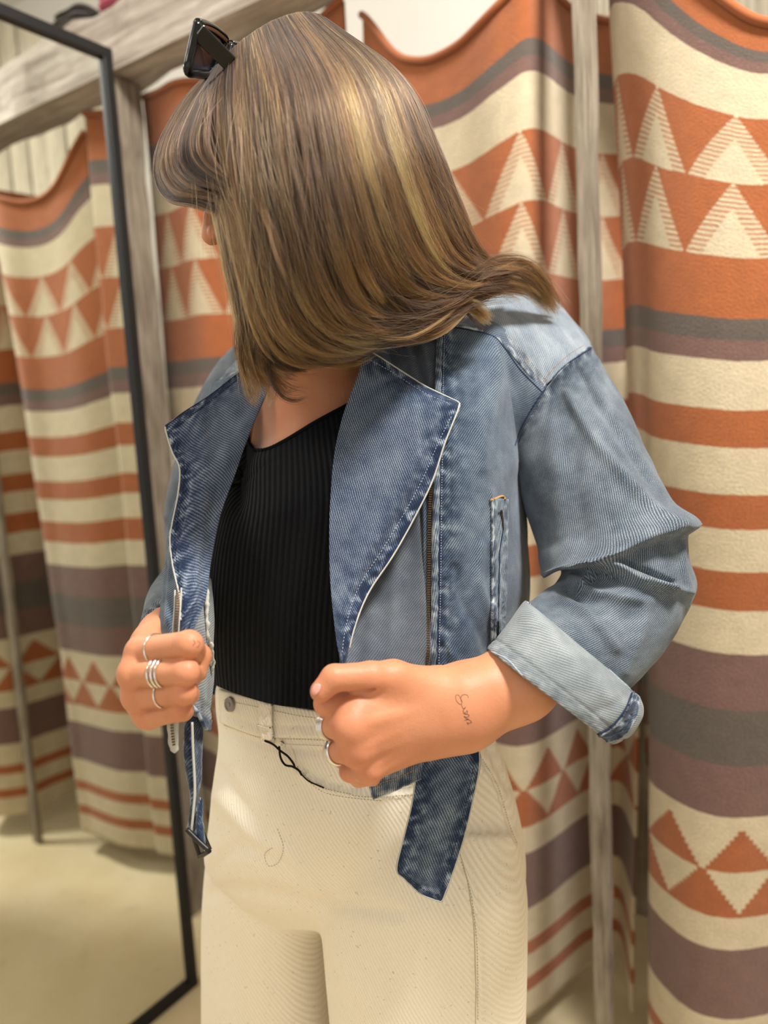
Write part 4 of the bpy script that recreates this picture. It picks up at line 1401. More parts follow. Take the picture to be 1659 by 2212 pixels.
sheet('zip_tape', [
    [(944, 708, .803), (950, 710, .803), (957, 712, .803)], [(941, 800, .786), (947, 800, .785), (954, 800, .786)], [(938, 900, .765), (944, 900, .764), (951, 900, .766)],
    [(936, 1010, .7495), (942, 1010, .7485), (950, 1010, .750)], [(933, 1120, .7445), (940, 1120, .743), (949, 1120, .7445)], [(932, 1230, .7415), (939, 1230, .740), (947, 1230, .7415)],
    [(931, 1340, .738), (938, 1340, .737), (945, 1340, .7385)], [(929, 1470, .731), (935, 1470, .730), (941, 1470, .7315)]],
    0.003, MAT['denim_light'], jacket, res=.0018, seams='L', creases=[([(940, 1040), (946, 1100)], 3, .001)], wav=((25, .0006, 1),))
sheet('zip_flap', [
    [(908, 1062, .752), (916, 1060, .750), (922, 1058, .751)], [(912, 1120, .7475), (920, 1120, .746), (926, 1120, .747)],
    [(914, 1200, .745), (920, 1200, .744), (924, 1200, .745)], [(918, 1300, .742), (921, 1300, .741), (923, 1300, .742)]],
    0.002, MAT['denim'], jacket, res=.002)
teeth('zip_teeth', [(385, 1280, .655), (384, 1310, .647), (382, 1340, .641), (380, 1372, .636)], 0.0024, 0.0017, MAT['brass'], jacket)
wire('zip_tape', P(np.array([392, 390, 387, 385]), np.array([1270, 1310, 1340, 1375]), np.array([.655, .647, .642, .638])), 0.0007, MAT['pale_thread'], jacket, n=8, sm=30)
wire('zip_tape', P(np.array([378, 377, 375, 373]), np.array([1275, 1310, 1340, 1375]), np.array([.660, .652, .645, .640])), 0.0007, MAT['pale_thread'], jacket, n=8, sm=30)
# lower end of that zip hanging below the hand
sheet('zip_end', [[(362, 1550, .66), (372, 1550, .658), (386, 1548, .66)], [(363, 1590, .66), (374, 1592, .657), (386, 1590, .66)], [(368, 1622, .66), (377, 1628, .658), (387, 1620, .66)]],
      0.002, MAT['pale_thread'], jacket, res=.002, wav=((60, .001, 1),))
teeth('zip_teeth', [(371, 1560, .655), (373, 1590, .654), (377, 1618, .655)], 0.0024, 0.0014, MAT['brass'], jacket)

def patch(name, quadpts, nu, nv, off, thick, mat, parent, trees, seams='', **k):
    g = catmull(np.array(quadpts, float), nv); g = np.swapaxes(catmull(np.swapaxes(g, 0, 1), nu), 0, 1)
    W = np.zeros(g.shape[:2] + (3,)); ok = True
    for i in range(g.shape[0]):
        for j in range(g.shape[1]):
            h = cast(trees, g[i, j, 0], g[i, j, 1])
            if h is None: ok = False; continue
            W[i, j] = np.array(h[0] + h[1] * off)
    if not ok:
        print('PATCH MISS', name); 
        return None
    return add_grid(name, W, thick, MAT[mat], parent, seams=seams, **k)
# welt pocket with a bar tack
pk = patch('pocket_welt', [[(1060, 1080), (1074, 1077), (1091, 1079)], [(1060, 1180), (1074, 1180), (1090, 1180)], [(1059, 1280), (1072, 1280), (1088, 1280)], [(1058, 1385), (1070, 1385), (1082, 1382)]],
    16, 120, .0035, .003, 'denim_light', jacket, [bvh_j['front']], seams='LR', creases=[([(1080, 1110), (1082, 1170), (1078, 1260), (1076, 1380)], 2.5, -.0028)])
T_pk = bvh_of(pk)
def line_on(name, trees, line, r, mat, parent, n=80, off=.0006):
    p, _ = on_surf(trees, line, n, off)
    if len(p) > 3: return wire(name, p, r, mat, parent, n=6)
line_on('bar_tack', [T_pk, bvh_j['front']], [(1058, 1082), (1070, 1077), (1084, 1072), (1090, 1078)], .0013, MAT['tan_thread'], jacket)
line_on('zip_teeth', [T_pk], [(1082, 1102), (1084, 1120), (1086, 1142)], .0011, MAT['brass'], jacket)
line_on('pocket_shadow_seam', [T_pk, bvh_j['front']], [(1084, 1100), (1087, 1140), (1080, 1190), (1078, 1260), (1076, 1380)], .0006, MAT['navy_thread'], jacket, off=.0001)

# seam lines (cords) and stitching
FR, YK, SL, LP, L2, CF, HM, ST = (bvh_j[k] for k in ('front', 'yoke', 'sleeve', 'lapel', 'lapel2', 'cuff', 'hem', 'strap'))
def seam(line, trees, r=.0007, mat='navy_thread', off=.0, n=110):
    line_on('seam', trees, line, r, MAT[mat], jacket, n=n, off=off)
seam([(975, 706), (1060, 724), (1088, 750), (1125, 800), (1170, 846)], [YK, FR, SL])
seam([(1112, 962), (1130, 915), (1170, 850), (1215, 795), (1277, 752)], [SL, YK, FR], r=.0009)
stitches('stitching', [YK], [[(985, 694), (1062, 712), (1100, 742), (1140, 790), (1176, 832)], [(1172, 826), (1196, 795), (1230, 765), (1262, 745)]], MAT['tan_thread'], jacket, r=.0004)
stitches('stitching', [YK], [[(985, 686), (1066, 704), (1106, 735), (1148, 784), (1182, 825)]], MAT['tan_thread'], jacket, r=.0003)
stitches('stitching', [FR], [[(960, 715), (957, 850), (955, 1000), (953, 1150), (951, 1300), (947, 1465)]], MAT['blue_thread'], jacket, r=.0004, pitch=.0026)
seam([(957, 712), (953, 850), (951, 1000), (949, 1150), (947, 1300), (943, 1465)], [FR], r=.0006)
stitches('stitching', [LP], [[(800, 778), (850, 806), (915, 848), (975, 874)], [(975, 900), (945, 960), (915, 1030), (875, 1105), (830, 1180), (775, 1268), (748, 1350), (738, 1420)]], MAT['blue_thread'], jacket, r=.00035)
stitches('stitching', [L2], [[(368, 932), (430, 884), (520, 815), (570, 785)], [(370, 935), (385, 975), (398, 1010), (394, 1065), (382, 1130), (377, 1170), (385, 1230), (397, 1290), (398, 1345)]], MAT['navy_thread'], jacket, r=.0004)
for ln, tr in (([(792, 752), (850, 788), (920, 833), (985, 864), (992, 878), (962, 956), (935, 1038), (896, 1118), (851, 1198), (797, 1280), (767, 1355), (747, 1440)], [LP]),):
    line_on('rolled_edge', tr, [(x - 1, y + 1) for x, y in ln], .0010, MAT['pale_thread'], jacket, n=260, off=-.0002)
line_on('rolled_edge', [L2], [(357, 922), (395, 892), (452, 855), (520, 803), (585, 768)], .0009, MAT['navy_thread'], jacket, n=120, off=-.0002)
line_on('rolled_edge', [L2], [(357, 922), (360, 938), (372, 976), (388, 1012), (385, 1065), (372, 1130), (367, 1170), (374, 1226), (388, 1290), (390, 1340)], .0009, MAT['pale_thread'], jacket, n=200, off=-.0002)
line_on('rolled_edge', [bvh_j['collar']], [(792, 750), (812, 736), (875, 717), (930, 707), (976, 705)], .0011, MAT['pale_thread'], jacket, n=100)
line_on('rolled_edge', [bvh_j['collar']], [(800, 741), (870, 714), (930, 702), (976, 698)], .0006, MAT['navy_thread'], jacket, n=100, off=.0003)
line_on('rolled_edge', [ST], [(1028, 1560), (1030, 1592), (1036, 1650), (1019, 1740), (1000, 1818), (975, 1895), (964, 1924), (953, 1947), (936, 1943), (906, 1929), (873, 1898), (857, 1877), (873, 1806), (889, 1740), (900, 1668)], .0008, MAT['pale_thread'], jacket, n=260, off=0)
stitches('stitching', [ST], [[(1022, 1660), (1005, 1740), (985, 1818), (962, 1890), (948, 1932), (912, 1920), (880, 1890)]], MAT['navy_thread'], jacket, r=.0004)
stitches('stitching', [HM], [[(822, 1716), (818, 1700), (826, 1690), (860, 1680), (900, 1660)]], MAT['tan_thread'], jacket, r=.0005)
# stitched end of the turned-up cuff: denim right side showing
ce, cn = [], []
hemrows = []
for t in np.linspace(0, 1, 40):
    a = np.array(catmull([(1288, 1590), (1325, 1568), (1352, 1532), (1366, 1495)], 40)[int(t * 39)])
    b = np.array(catmull([(1306, 1601), (1345, 1587), (1372, 1545), (1377, 1512)], 40)[int(t * 39)])
    row = []
    for s_ in np.linspace(0, 1, 7):
        h = cast([CF], *(a * (1 - s_) + b * s_))
        row.append(np.array(h[0] + h[1] * .0016) if h else None)
    if all(r is not None for r in row): hemrows.append(row)
if len(hemrows) > 6:
    add_grid('cuff_hem', np.array(hemrows), .0022, MAT['denim_blue'], jacket, seams='LR')
line_on('seam', [CF], [(1283, 1590), (1320, 1568), (1349, 1532), (1364, 1498)], .0007, MAT['navy_thread'], jacket)
line_on('rolled_edge', [CF], [(1137, 1300), (1200, 1340), (1260, 1396), (1320, 1450), (1368, 1496)], .0007, MAT['blue_thread'], jacket, off=-.0001)
line_on('rolled_edge', [CF], [(1058, 1406), (1095, 1424), (1120, 1450), (1172, 1508), (1240, 1560), (1300, 1596)], .0007, MAT['blue_thread'], jacket, off=-.0001)

# jeans details
TJ = [T_jeans]
def jl(line, r, mat='cream', name='seam', off=.0, n=90): return line_on(name, TJ, line, r, MAT[mat], jeans, n=n, off=off)
wbnd = patch('waistband', [[(478, 1490), (560, 1510), (640, 1528), (720, 1540), (800, 1550)], [(482, 1560), (560, 1588), (640, 1592), (720, 1594), (800, 1600)]], 90, 16, .0035, .003, 'cream', jeans, TJ, seams='B')
TW = TJ + ([bvh_of(wbnd)] if wbnd else [])
# belt loop
patch('belt_loop', [[(566, 1512), (578, 1514), (592, 1516)], [(566, 1560), (578, 1562), (592, 1564)], [(572, 1600), (584, 1602), (597, 1604)]], 12, 40, .0062, .004, 'cream', jeans, TW, seams='LR')
stitches('stitching', TW, [[(484, 1566), (560, 1593), (600, 1597)], [(604, 1596), (680, 1598), (790, 1604)], [(484, 1512), (560, 1528), (640, 1545), (700, 1553)]], MAT['cream_thread'], jeans, r=.0004)
stitches('stitching', TJ, [[(628, 1640), (680, 1694), (740, 1712), (800, 1722), (900, 1715)], [(634, 1654), (690, 1706), (750, 1722), (830, 1730)],
    [(1042, 1640), (1075, 1698), (1100, 1780), (1120, 1830)], [(600, 1790), (612, 1830), (602, 1862), (580, 1870), (572, 1845), (590, 1830)],
    [(980, 1830), (1010, 1900), (1027, 2000), (1032, 2100), (1032, 2205)]], MAT['cream_thread'], jeans, r=.00045)
jl([(974, 1790), (1004, 1880), (1022, 1990), (1027, 2100), (1027, 2211)], .0006, 'cream_thread', off=-.0001)
# coin pocket edge, rivet, button
jl([(612, 1608), (652, 1610), (700, 1612)], .0007, off=.0002)
jl([(628, 1612), (636, 1630), (640, 1655)], .0008, off=.0002)
def disc(name, trees, px, py, r, h, mat, parent, rings_=((1, 0), (.95, .9), (.72, 1.0), (.66, .75), (.32, .75), (.28, 1.0), (0.02, 1.0))):
    hit = cast(trees, px, py)
    c, n = np.array(hit[0]), np.array(hit[1]); a = np.cross(n, [0, 0, 1]); a /= np.linalg.norm(a); b = np.cross(n, a)
    V = []; m_ = 28
    for (rr, hh) in rings_:
        for j in range(m_):
            q = 2 * math.pi * j / m_
            V.append(c + (a * math.cos(q) + b * math.sin(q)) * r * rr + n * (h * hh + .0003))
    f = [[i * m_ + j, i * m_ + (j + 1) % m_, (i + 1) * m_ + (j + 1) % m_, (i + 1) * m_ + j] for i in range(len(rings_) - 1) for j in range(m_)]
    f.append([(len(rings_) - 1) * m_ + j for j in range(m_)])
    o = mesh_obj(name, V, f, MAT[mat], parent, smooth=False)
    bm = bmesh.new(); bm.from_mesh(o.data); bmesh.ops.recalc_face_normals(bm, faces=bm.faces); bm.to_mesh(o.data); bm.free()
    return o
disc('waist_button', TW, 499, 1521, .0082, .0035, 'grey_button', jeans)
disc('rivet', TJ, 611, 1606, .0036, .002, 'silver', jeans, rings_=((1, 0), (.9, .8), (.5, .8), (.4, .4), (.02, 1.2)))

# black string tied to the belt loop
def surf_string(line, n, off):
    L = catmull(line, n)
    d = np.array([-((np.array(cast(TJ, x, y)[0]) - CAMP) @ RCW)[2] for x, y in L]) - off
    for _ in range(25): d[1:-1] = (d[:-2] + d[1:-1] * 2 + d[2:]) / 4
    return P(L[:, 0], L[:, 1], d)
s1 = surf_string([(572, 1600), (590, 1608), (606, 1622), (622, 1634), (634, 1650), (637, 1660)], 50, .0115)
st = wire('string_tie', s1, .0011, MAT['string'], None, n=8)
tag(st, 'thin black string looped through the belt loop of the cream jeans', 'string')
s2 = surf_string([(603, 1612), (606, 1636), (616, 1652), (632, 1656), (645, 1664), (652, 1675)], 50, .0115)
wire('string_end', s2, .0011, MAT['string'], st, n=8)
s3 = surf_string([(650, 1672), (668, 1688), (700, 1702)], 24, .0012)
wire('string_end', s3, .0007, MAT['string'], st, n=6)

# rings
def ring(p, q, t, R, w, r, label, group, mat='silver', kind='plain', flat=1.0, shift=(0, 0, 0)):
    a, b = P(*p), P(*q); ax = b - a; ax /= np.linalg.norm(ax); c = a + (b - a) * t + np.array(shift)
    u = np.cross(ax, [0.1, 0.2, 1]); u /= np.linalg.norm(u); v = np.cross(ax, u)
    n, m_ = 64, 10
    V = []
    for i in range(n):
        th = 2 * math.pi * i / n; d = u * math.cos(th) + v * math.sin(th)
        for j in range(m_):
            ph = 2 * math.pi * j / m_
            rr, ww = r, w
            if kind == 'rope':
                rr = r * (1 + .28 * math.sin(24 * th + ph)); ww = w * (1 + .2 * math.sin(24 * th + ph))
            if kind == 'ridged':
                rr = r * (1 + .0); 
            V.append(c + d * (R + rr * math.cos(ph)) + ax * ww * math.sin(ph))
    f = [[i * m_ + j, i * m_ + (j + 1) % m_, ((i + 1) % n) * m_ + (j + 1) % m_, ((i + 1) % n) * m_ + j] for i in range(n) for j in range(m_)]
    o = mesh_obj('ring', V, f, MAT[mat], None, loc=tuple(c))
    bm = bmesh.new(); bm.from_mesh(o.data); bmesh.ops.recalc_face_normals(bm, faces=bm.faces); bm.to_mesh(o.data); bm.free()
    tag(o, label, 'ring', group)
    return o, c, ax, u, v
GA = 'silver rings on the hand at the left'
IX = ((308, 1408, .640), (408, 1392, .607)); MD = ((291, 1456, .632), (402, 1452, .604)); RG = ((299, 1504, .637), (398, 1496, .609))
ring(*IX, .32, .0126, .0009, .0008, 'single thin silver ring on the uppermost finger of the left fist', GA)
ring(*MD, .46, .0118, .0010, .0009, 'smooth silver ring nearest the knuckle in the stack of three', GA)
ring(*MD, .535, .0118, .0013, .0009, 'twisted rope silver ring in the middle of the stack of three', GA, kind='rope')
ring(*MD, .61, .0117, .0010, .0009, 'smooth silver ring nearest the fingertip in the stack of three', GA)
ring(*RG, .56, .0107, .0008, .0007, 'very thin silver ring on the third finger, below the stack of three', GA)
GB = 'silver rings on the hand at the hip'
o, c, ax, u, v = ring((752, 1573, .624), (712, 1566, .648), .93, .0118, .0042, .0006, 'wide ridged silver ring on the finger just under the thumb, upper of two', GB)
for k in (-3, -1.5, 0, 1.5, 3):
    pts = [c + ax * k * .001 + (u * math.cos(t) + v * math.sin(t)) * .0125 for t in np.linspace(0, 2 * math.pi, 60)]
    wire('ridge', pts, .0005, MAT['silver'], o, n=6)
ring((764, 1621, .629), (724, 1622, .652), .88, .0112, .0036, .0012, 'smooth domed silver ring on the lower finger, below the ridged one', GB)

# tattoos lie on the skin
THB, THA = [T_handB], [T_handA]
def ink(trees, strokes, r, mat, name):
    ac = Acc()
    for s_ in strokes:
        p, _ = on_surf(trees, s_, 14 * len(s_), -.00005 + r * .3)
        if len(p) > 3:
            v, f = wire_mesh(p, r, 5); ac.add(v, f)
    if ac.n: return ac.build(name, MAT[mat], person)
K_ = lambda pts: [(620 + x / 3.318, 1380 + y / 3.318) for x, y in pts]
ink(THB, [K_([(1300, 425), (1290, 403), (1260, 402), (1245, 425), (1255, 455), (1240, 470), (1215, 445), (1208, 410), (1225, 402), (1240, 420), (1250, 450)]),
          K_([(1250, 470), (1262, 500), (1280, 490), (1268, 505), (1262, 520), (1275, 532), (1292, 515), (1288, 540), (1262, 535)]),
          K_([(1262, 535), (1290, 540), (1305, 548), (1290, 562), (1268, 555), (1285, 572), (1300, 575), (1272, 585)]),
          K_([(1290, 575), (1312, 585), (1322, 597), (1305, 605), (1292, 600), (1298, 617)])], .00022, 'ink', 'wrist_tattoo')
Q_ = lambda pts: [(220 + x / 3.318, 1250 + y / 3.318) for x, y in pts]
ink(THA, [Q_([(655, 440), (668, 460), (650, 482)]), Q_([(685, 445), (704, 465), (682, 495)])], .00025, 'ink_soft', 'finger_tattoo')
# dark cord round the far wrist
cw = P(352, 1368, .715)
o, c, ax, u, v = ring((374, 1364, .745), (356, 1378, .715), .5, .0238, .0022, .0016, 'x', 'x', mat='black_cord', kind='rope')
o.name = 'wrist_cord'; tag(o, 'dark braided cord bracelet on the wrist behind the left fist', 'bracelet')
del o['group']

# sunglasses pushed up on the hair
sg = empty('sunglasses', tuple(P(440, 110, .68)))
tag(sg, 'glossy black cat-eye sunglasses pushed up on top of her hair', 'sunglasses')
A0, B0, C0, E0 = P(427, 50, .655), P(406, 152, .655), P(486, 88, .715), P(458, 158, .715)
def lensframe(A, B, Cc, Ee, near):
    cyc = catmull(np.array([A, (A * 2 + Cc) / 3 + (A - B) * .07, (A + 2 * Cc) / 3 + (A - B) * .08, Cc, (Cc + Ee) / 2, Ee, (Ee * 2 + B) / 3 + (B - A) * .05, (Ee + B * 2) / 3 + (B - A) * .05, B, (A + B) / 2 + (A - Cc) * .02, A]), 80)
    wire('frame_rim', cyc, 0.0040, MAT['glossy_black'], sg, n=10)
    cen = cyc.mean(0); nrm = np.cross(Cc - A, B - A); nrm /= np.linalg.norm(nrm)
    V = []; rr = [0.02, .35, .7, .98]
    for q in rr:
        for p_ in cyc[:-1:2]:
            V.append(cen + (p_ - cen) * q + nrm * .004 * (1 - q * q))
    n = len(cyc[:-1:2]); k = len(rr)
    V2 = [np.array(x) + nrm * .0016 for x in V]
    f = [[i * n + j, i * n + (j + 1) % n, (i + 1) * n + (j + 1) % n, (i + 1) * n + j] for i in range(k - 1) for j in range(n)]
    f2 = [[x + len(V) for x in q][::-1] for q in f]
    mesh_obj('lens', V + V2, f + f2, MAT['lens'], sg)
lensframe(A0, B0, C0, E0, True)
off2 = (C0 - A0) * 1.25
lensframe(A0 + off2, B0 + off2 * .95, C0 + off2, E0 + off2 * .95, False)
wire('bridge', np.array([C0 * .7 + E0 * .3, C0 * .6 + E0 * .4 + off2 * .1 + (C0 - E0) * .1, (A0 * .7 + B0 * .3) + off2]), .003, MAT['glossy_black'], sg, n=8, sm=12)
tp = Acc()
def temple(p0, p1, hw):
    ax = (p1 - p0); L = np.linalg.norm(ax); ax /= L
    vw = (p0 + p1) / 2 - CAMP; vw /= np.linalg.norm(vw); up_ = np.cross(ax, vw); up_ /= np.linalg.norm(up_)
    a = Acc(); a.box((p0 + p1) / 2, ax * L / 2, up_ * hw, vw * .002)
    o = a.build('temple_arm', MAT['glossy_black'], sg, smooth=False)
    b = o.modifiers.new('b', 'BEVEL'); b.width = .0012; b.segments = 3
temple(P(428, 68, .652), P(500, 140, .672), .0070)
temple(P(428, 68, .652) + off2 * 1.9, P(500, 138, .672) + off2 * 1.9, .0072)
# ------------------------------------------------------------------ hair
GA_ = [
    [(466, 150, .705), (432, 225, .685), (430, 330, .68), (456, 440, .672), (480, 545, .672), (502, 645, .675), (518, 740, .69), (530, 800, .70), (552, 850, .71)],
    [(480, 132, .69), (450, 225, .66), (458, 350, .645), (485, 470, .64), (515, 590, .645), (542, 690, .655), (572, 760, .67), (610, 790, .68), (660, 798, .69)],
    [(500, 108, .685), (492, 215, .64), (505, 360, .62), (535, 495, .62), (566, 620, .63), (605, 715, .645), (665, 765, .66), (730, 772, .675), (785, 750, .69)],
    [(528, 84, .68), (540, 205, .625), (560, 370, .605), (592, 515, .608), (622, 640, .62), (675, 720, .64), (745, 752, .66), (815, 738, .68), (872, 704, .70)],
    [(556, 64, .68), (590, 195, .615), (615, 370, .60), (645, 525, .605), (680, 640, .62), (740, 710, .645), (820, 725, .67), (905, 700, .70), (985, 655, .735)],
    [(584, 48, .685), (640, 185, .612), (672, 370, .60), (702, 530, .608), (738, 635, .63), (795, 690, .655), (880, 695, .69), (965, 660, .73), (1040, 615, .775)],
    [(612, 36, .69), (690, 175, .615), (730, 360, .602), (765, 515, .615), (800, 610, .64), (850, 660, .67), (930, 665, .705), (1010, 630, .75), (1085, 602, .80)],
    [(640, 28, .70), (740, 165, .625), (788, 340, .612), (828, 480, .63), (865, 570, .655), (910, 620, .685), (980, 635, .72), (1050, 610, .765), (1125, 606, .82)],
    [(664, 27, .71), (788, 155, .645), (845, 320, .635), (888, 450, .655), (925, 535, .68), (965, 585, .705), (1025, 608, .745), (1085, 598, .79), (1155, 622, .85)],
    [(686, 32, .725), (832, 152, .68), (898, 305, .675), (940, 425, .695), (970, 505, .715), (1003, 560, .74), (1055, 592, .775), (1115, 594, .82), (1182, 648, .875)],
    [(700, 40, .745), (862, 160, .725), (936, 300, .725), (980, 415, .74), (1010, 500, .76), (1040, 552, .78), (1085, 584, .81), (1140, 598, .85), (1204, 680, .90)],
]
GB_ = [
    [(462, 150, .715), (398, 215, .725), (350, 300, .735), (338, 370, .73), (362, 425, .705), (415, 440, .672), (480, 470, .645), (535, 540, .632), (575, 620, .632)],
    [(466, 146, .71), (405, 220, .70), (360, 305, .70), (352, 370, .695), (385, 415, .675), (445, 425, .650), (505, 455, .630), (555, 530, .622), (595, 620, .625)],
    [(472, 140, .70), (418, 222, .68), (382, 305, .67), (385, 360, .665), (425, 395, .648), (480, 412, .632), (530, 455, .618), (572, 530, .612), (610, 620, .618)],
    [(482, 128, .69), (440, 215, .665), (415, 300, .65), (428, 350, .642), (470, 385, .630), (520, 420, .618), (560, 470, .610), (595, 540, .606), (628, 620, .612)],
    [(492, 112, .69), (462, 210, .655), (450, 300, .635), (468, 355, .628), (512, 395, .618), (555, 430, .608), (588, 480, .602), (615, 550, .600), (645, 630, .606)],
]
NPT = 30
def gw(G):
    g = np.array(G, float)
    g = np.swapaxes(catmull(np.swapaxes(g, 0, 1), NPT), 0, 1) if False else np.stack([catmull(x, NPT) for x in g])
    return g                                            # (guides, NPT, 3)
def mirror_depth(G, c0=1.50):
    out = []
    for gd in G:
        o = []
        for i, (x, y, d) in enumerate(gd):
            k = i / (len(gd) - 1)
            dd_ = c0 - d if k < .55 else (c0 - d) * (1 - (k - .55) / .45) + (d + .03) * ((k - .55) / .45)
            o.append((x + 6, y + 4, max(dd_, d + .01)))
        out.append(o)
    return out

hair_pts, hair_rad, hair_tone, hair_n = [], [], [], []
def grow(G, n, nclump, jit, depth, r0, spread=1.0, tone0=0.0, length=(0.85, 1.0), curl=.003, seed=1, clump_k=.75, tfun=None):
    rg = np.random.default_rng(seed)
    g = gw(G); NG = len(g)
    def at(u):
        i = np.clip(u.astype(int), 0, NG - 2); f = (u - i)[:, None, None]
        g0, g1 = g[np.clip(i - 1, 0, NG - 1)], g[np.clip(i + 2, 0, NG - 1)]
        a, b = g[i], g[i + 1]
        return a * (1 - f) + b * f + 0 * g0 * g1
    cu = rg.uniform(0, NG - 1, nclump)
    ctone = rg.normal(0, 1, nclump)
    cdep = rg.uniform(0, 1, nclump)
    cph = rg.uniform(0, 6.28, (nclump, 3))
    coff = rg.normal(0, 1, (nclump, 2))
    u = rg.uniform(0, NG - 1, n)
    order = np.argsort(cu); cs = cu[order]
    j = np.searchsorted(cs, u); j = np.clip(j + rg.integers(-2, 2, n), 0, nclump - 1)
    c = order[j]
    base = at(u); cl = at(cu)[c]
    t = np.linspace(0, 1, NPT)[None, :, None]
    kk = np.clip(t * 1.6 - .1, 0, 1) * clump_k
    S = base * (1 - kk) + cl * kk
    # each lock wanders sideways as it falls
    w1 = np.sin(t[..., 0] * 5.0 + cph[c, 0:1]) * coff[c, 0:1] * (t[..., 0] ** 1.2) * 10 * spread
    w2 = np.sin(t[..., 0] * 3.1 + cph[c, 1:2]) * coff[c, 1:2] * t[..., 0] * 6 * spread
    tx = np.gradient(S[..., 0], axis=1); ty = np.gradient(S[..., 1], axis=1)
    L = np.hypot(tx, ty) + 1e-6; nx_, ny_ = -ty / L, tx / L
    side = w1 + rg.normal(0, jit, (n, 1)) * (0.5 + t[..., 0]) + w2 * .6
    S[..., 0] += nx_ * side; S[..., 1] += ny_ * side
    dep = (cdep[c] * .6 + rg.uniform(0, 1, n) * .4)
    S[..., 2] += (dep[:, None] * depth) * np.clip(t[..., 0] * 5 + .25, 0, 1)
    S[..., 2] += np.sin(t[..., 0] * 7 + cph[c, 2:3]) * .003 * t[..., 0]
    W = P(S[..., 0], S[..., 1], S[..., 2])
    W += (np.sin(t * 22 + rg.uniform(0, 6.28, (n, 1, 3))) * curl * .12 * rg.uniform(0, 1, (n, 1, 1)))
    ln = rg.uniform(length[0], length[1], n)
    tt = np.linspace(0, 1, NPT)
    for q in range(n):
        x = tt * ln[q] * (NPT - 1); i = np.minimum(x.astype(int), NPT - 2); f = (x - i)[:, None]
        hair_pts.append(W[q, i] * (1 - f) + W[q, i + 1] * f)
    rad = r0 * (1 - 0.7 * tt ** 3)
    hair_rad.extend([rad] * n)
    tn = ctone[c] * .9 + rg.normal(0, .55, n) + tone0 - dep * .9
    if tfun is not None: tn = tn + tfun(u)
    hair_tone.extend(tn.tolist())
grow(GA_, 17000, 420, 1.6, .022, .00021, seed=11)
grow(GA_, 3600, 70, 1.8, .002, .00020, seed=12, clump_k=.96, tone0=1.5, curl=.006)
grow(GA_, 2600, 50, 1.8, .003, .00020, seed=19, clump_k=.96, tone0=-1.2, curl=.006)
grow(GB_, 4500, 46, 2.0, .012, .00016, seed=13, tone0=-.3, clump_k=.85, length=(.6, 1.0))
grow(mirror_depth(GA_), 7000, 120, 3.0, -.010, .00022, seed=14)
grow(mirror_depth(GB_, 1.47), 1500, 30, 3.0, -.010, .00022, seed=15)
# loose locks lying over the collar, ends that flick up, and flyaways
LK = [
    [(560, 600, .64), (520, 680, .66), (510, 750, .68), (530, 820, .70), (560, 880, .71)],
    [(600, 640, .64), (560, 720, .66), (548, 780, .68), (575, 840, .70), (568, 880, .70)],
    [(640, 660, .64), (600, 740, .66), (600, 800, .68), (640, 840, .69), (700, 845, .70)],
]
grow(LK, 420, 14, 3.0, .01, .00014, seed=16, spread=1.6, tone0=.2)
LR = [
    [(760, 640, .64), (830, 700, .68), (900, 700, .71), (960, 672, .735), (1010, 664, .752), (1064, 700, .775)],
    [(800, 690, .66), (860, 712, .69), (930, 690, .72), (985, 660, .742), (1030, 664, .758), (1060, 690, .77)],
    [(820, 600, .65), (880, 660, .68), (960, 650, .72), (1030, 610, .77), (1100, 590, .82), (1190, 640, .88)],
]
grow(LR[:2], 900, 12, 2.0, .006, .00015, seed=17, tone0=1.0)
RS = [
    [(700, 560, .63), (790, 690, .66), (880, 715, .69), (960, 690, .725), (1030, 630, .765), (1090, 600, .80), (1150, 615, .845), (1200, 670, .89)],
    [(640, 560, .62), (740, 700, .65), (850, 735, .68), (940, 690, .715), (1000, 620, .75), (1070, 590, .79), (1140, 598, .84), (1208, 690, .90)],
    [(760, 500, .625), (830, 610, .65), (900, 660, .68), (980, 640, .72), (1040, 600, .76), (1100, 585, .80), (1160, 600, .85), (1206, 660, .89)],
]
grow(RS, 3000, 40, 3.0, .008, .00017, seed=18, tone0=.9, clump_k=.88, length=(.7, 1.0), spread=1.5)
RS2 = [[(x, y + (14 if i > 2 else 0), d + .004) for i, (x, y, d) in enumerate(g_)] for g_ in RS]
grow(RS2, 1500, 30, 4.0, .006, .00016, seed=23, tone0=1.2, clump_k=.9, length=(.55, .9), spread=2.2)
def flyaway(n, seed):
    rg = np.random.default_rng(seed)
    g = gw(GA_)
    for q in range(n):
        u = rg.uniform(0, len(g) - 1.01); i = int(u); f = u - i
        S = g[i] * (1 - f) + g[i + 1] * f
        a = rg.integers(0, 18); b = min(NPT, a + rg.integers(8, 16))
        S = catmull(S[a:b], NPT).copy()
        t = np.linspace(0, 1, NPT)
        S[:, 0] += rg.normal(0, 26) * t ** 1.5 + rg.normal(0, 10) * np.sin(t * 5)
        S[:, 1] += rg.normal(0, 26) * t ** 1.5 + rg.normal(0, 8) * np.sin(t * 4)
        S[:, 2] -= rg.uniform(.001, .010) * np.sin(t * 2.6)
        hair_pts.append(P(S[:, 0], S[:, 1], S[:, 2])); hair_rad.append(.00012 * (1 - .6 * t ** 2)); hair_tone.append(rg.normal(.8, .6))
flyaway(950, 21)

N = len(hair_pts)
hc = bpy.data.hair_curves.new('hair')
hc.add_curves([NPT] * N)
off = np.array(parent_offset(person))
hc.points.foreach_set('position', (np.array(hair_pts) - off).astype(np.float32).ravel())
a = hc.attributes.new('radius', 'FLOAT', 'POINT'); a.data.foreach_set('value', np.array(hair_rad, np.float32).ravel())
a = hc.attributes.new('tone', 'FLOAT', 'CURVE'); a.data.foreach_set('value', np.array(hair_tone, np.float32))

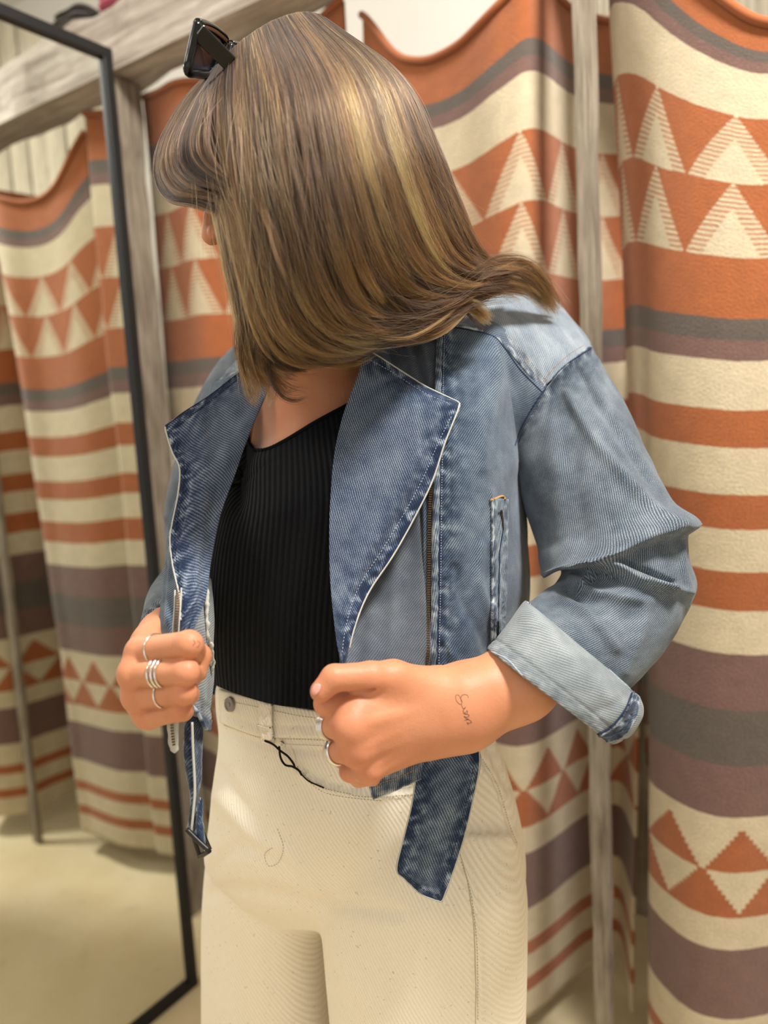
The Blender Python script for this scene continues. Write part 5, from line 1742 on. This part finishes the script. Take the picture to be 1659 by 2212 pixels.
hm = bpy.data.materials.new('highlighted_brown_hair'); hm.use_nodes = True
nt = hm.node_tree; nt.nodes.remove(nt.nodes['Principled BSDF'])
hb = nt.nodes.new('ShaderNodeBsdfHairPrincipled'); hb.model = 'CHIANG'; hb.parametrization = 'COLOR'
hb.inputs['Roughness'].default_value = 0.38; hb.inputs['IOR'].default_value = 1.40; hb.inputs['Radial Roughness'].default_value = 0.6
hi = nt.nodes.new('ShaderNodeHairInfo'); ta = nt.nodes.new('ShaderNodeAttribute'); ta.attribute_name = 'tone'
tone = E(nt, ta.outputs['Fac']); ic = E(nt, hi.outputs['Intercept'])
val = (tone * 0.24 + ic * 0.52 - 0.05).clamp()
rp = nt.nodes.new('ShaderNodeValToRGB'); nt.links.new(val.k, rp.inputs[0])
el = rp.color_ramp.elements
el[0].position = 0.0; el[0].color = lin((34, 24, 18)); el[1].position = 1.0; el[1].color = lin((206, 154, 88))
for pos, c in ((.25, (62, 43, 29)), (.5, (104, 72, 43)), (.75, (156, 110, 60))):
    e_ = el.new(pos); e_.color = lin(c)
nt.links.new(rp.outputs[0], hb.inputs['Color'])
nt.links.new(hb.outputs[0], nt.nodes['Material Output'].inputs['Surface'])
hc.materials.append(hm)
hair = bpy.data.objects.new('hair', hc); link(hair, person)
tag(hair, 'long straight brown hair with golden highlights', kind='stuff')

# dense under-layer that the strands lie on
under = plain('hair_underlayer', (64, 46, 34), 0.8, 0.15)
def under_sheet(G, dz, name, n=60):
    g = gw(G).copy(); g[..., 2] += dz
    t = np.clip(np.linspace(0, 1, NPT) * 4, 0, 1)[None]
    g[..., 2] += 0.0
    g = catmull(g, n)
    g = g[:, :NPT - 4]
    W = P(g[..., 0], g[..., 1], g[..., 2])
    # draw the layer inwards at its borders
    return add_grid(name, W, 0.002, under, person)
def inset(G):
    out = []
    for gi, gd in enumerate(G):
        o = []
        for k, (x, y, d) in enumerate(gd):
            cx, cy = 640, 330
            if k < 4: x, y = cx + (x - cx) * .965, cy + (y - cy) * .965
            else:
                x += 6 if gi == 0 else (-8 if gi == len(G) - 1 else 0); y -= 8
            o.append((x, y, d))
        out.append(o)
    return out
under_sheet(inset(GA_), .020, 'hair_underlayer')
under_sheet(inset(GB_), .014, 'hair_underlayer')
under_sheet(inset(mirror_depth(GA_)), -.014, 'hair_underlayer')
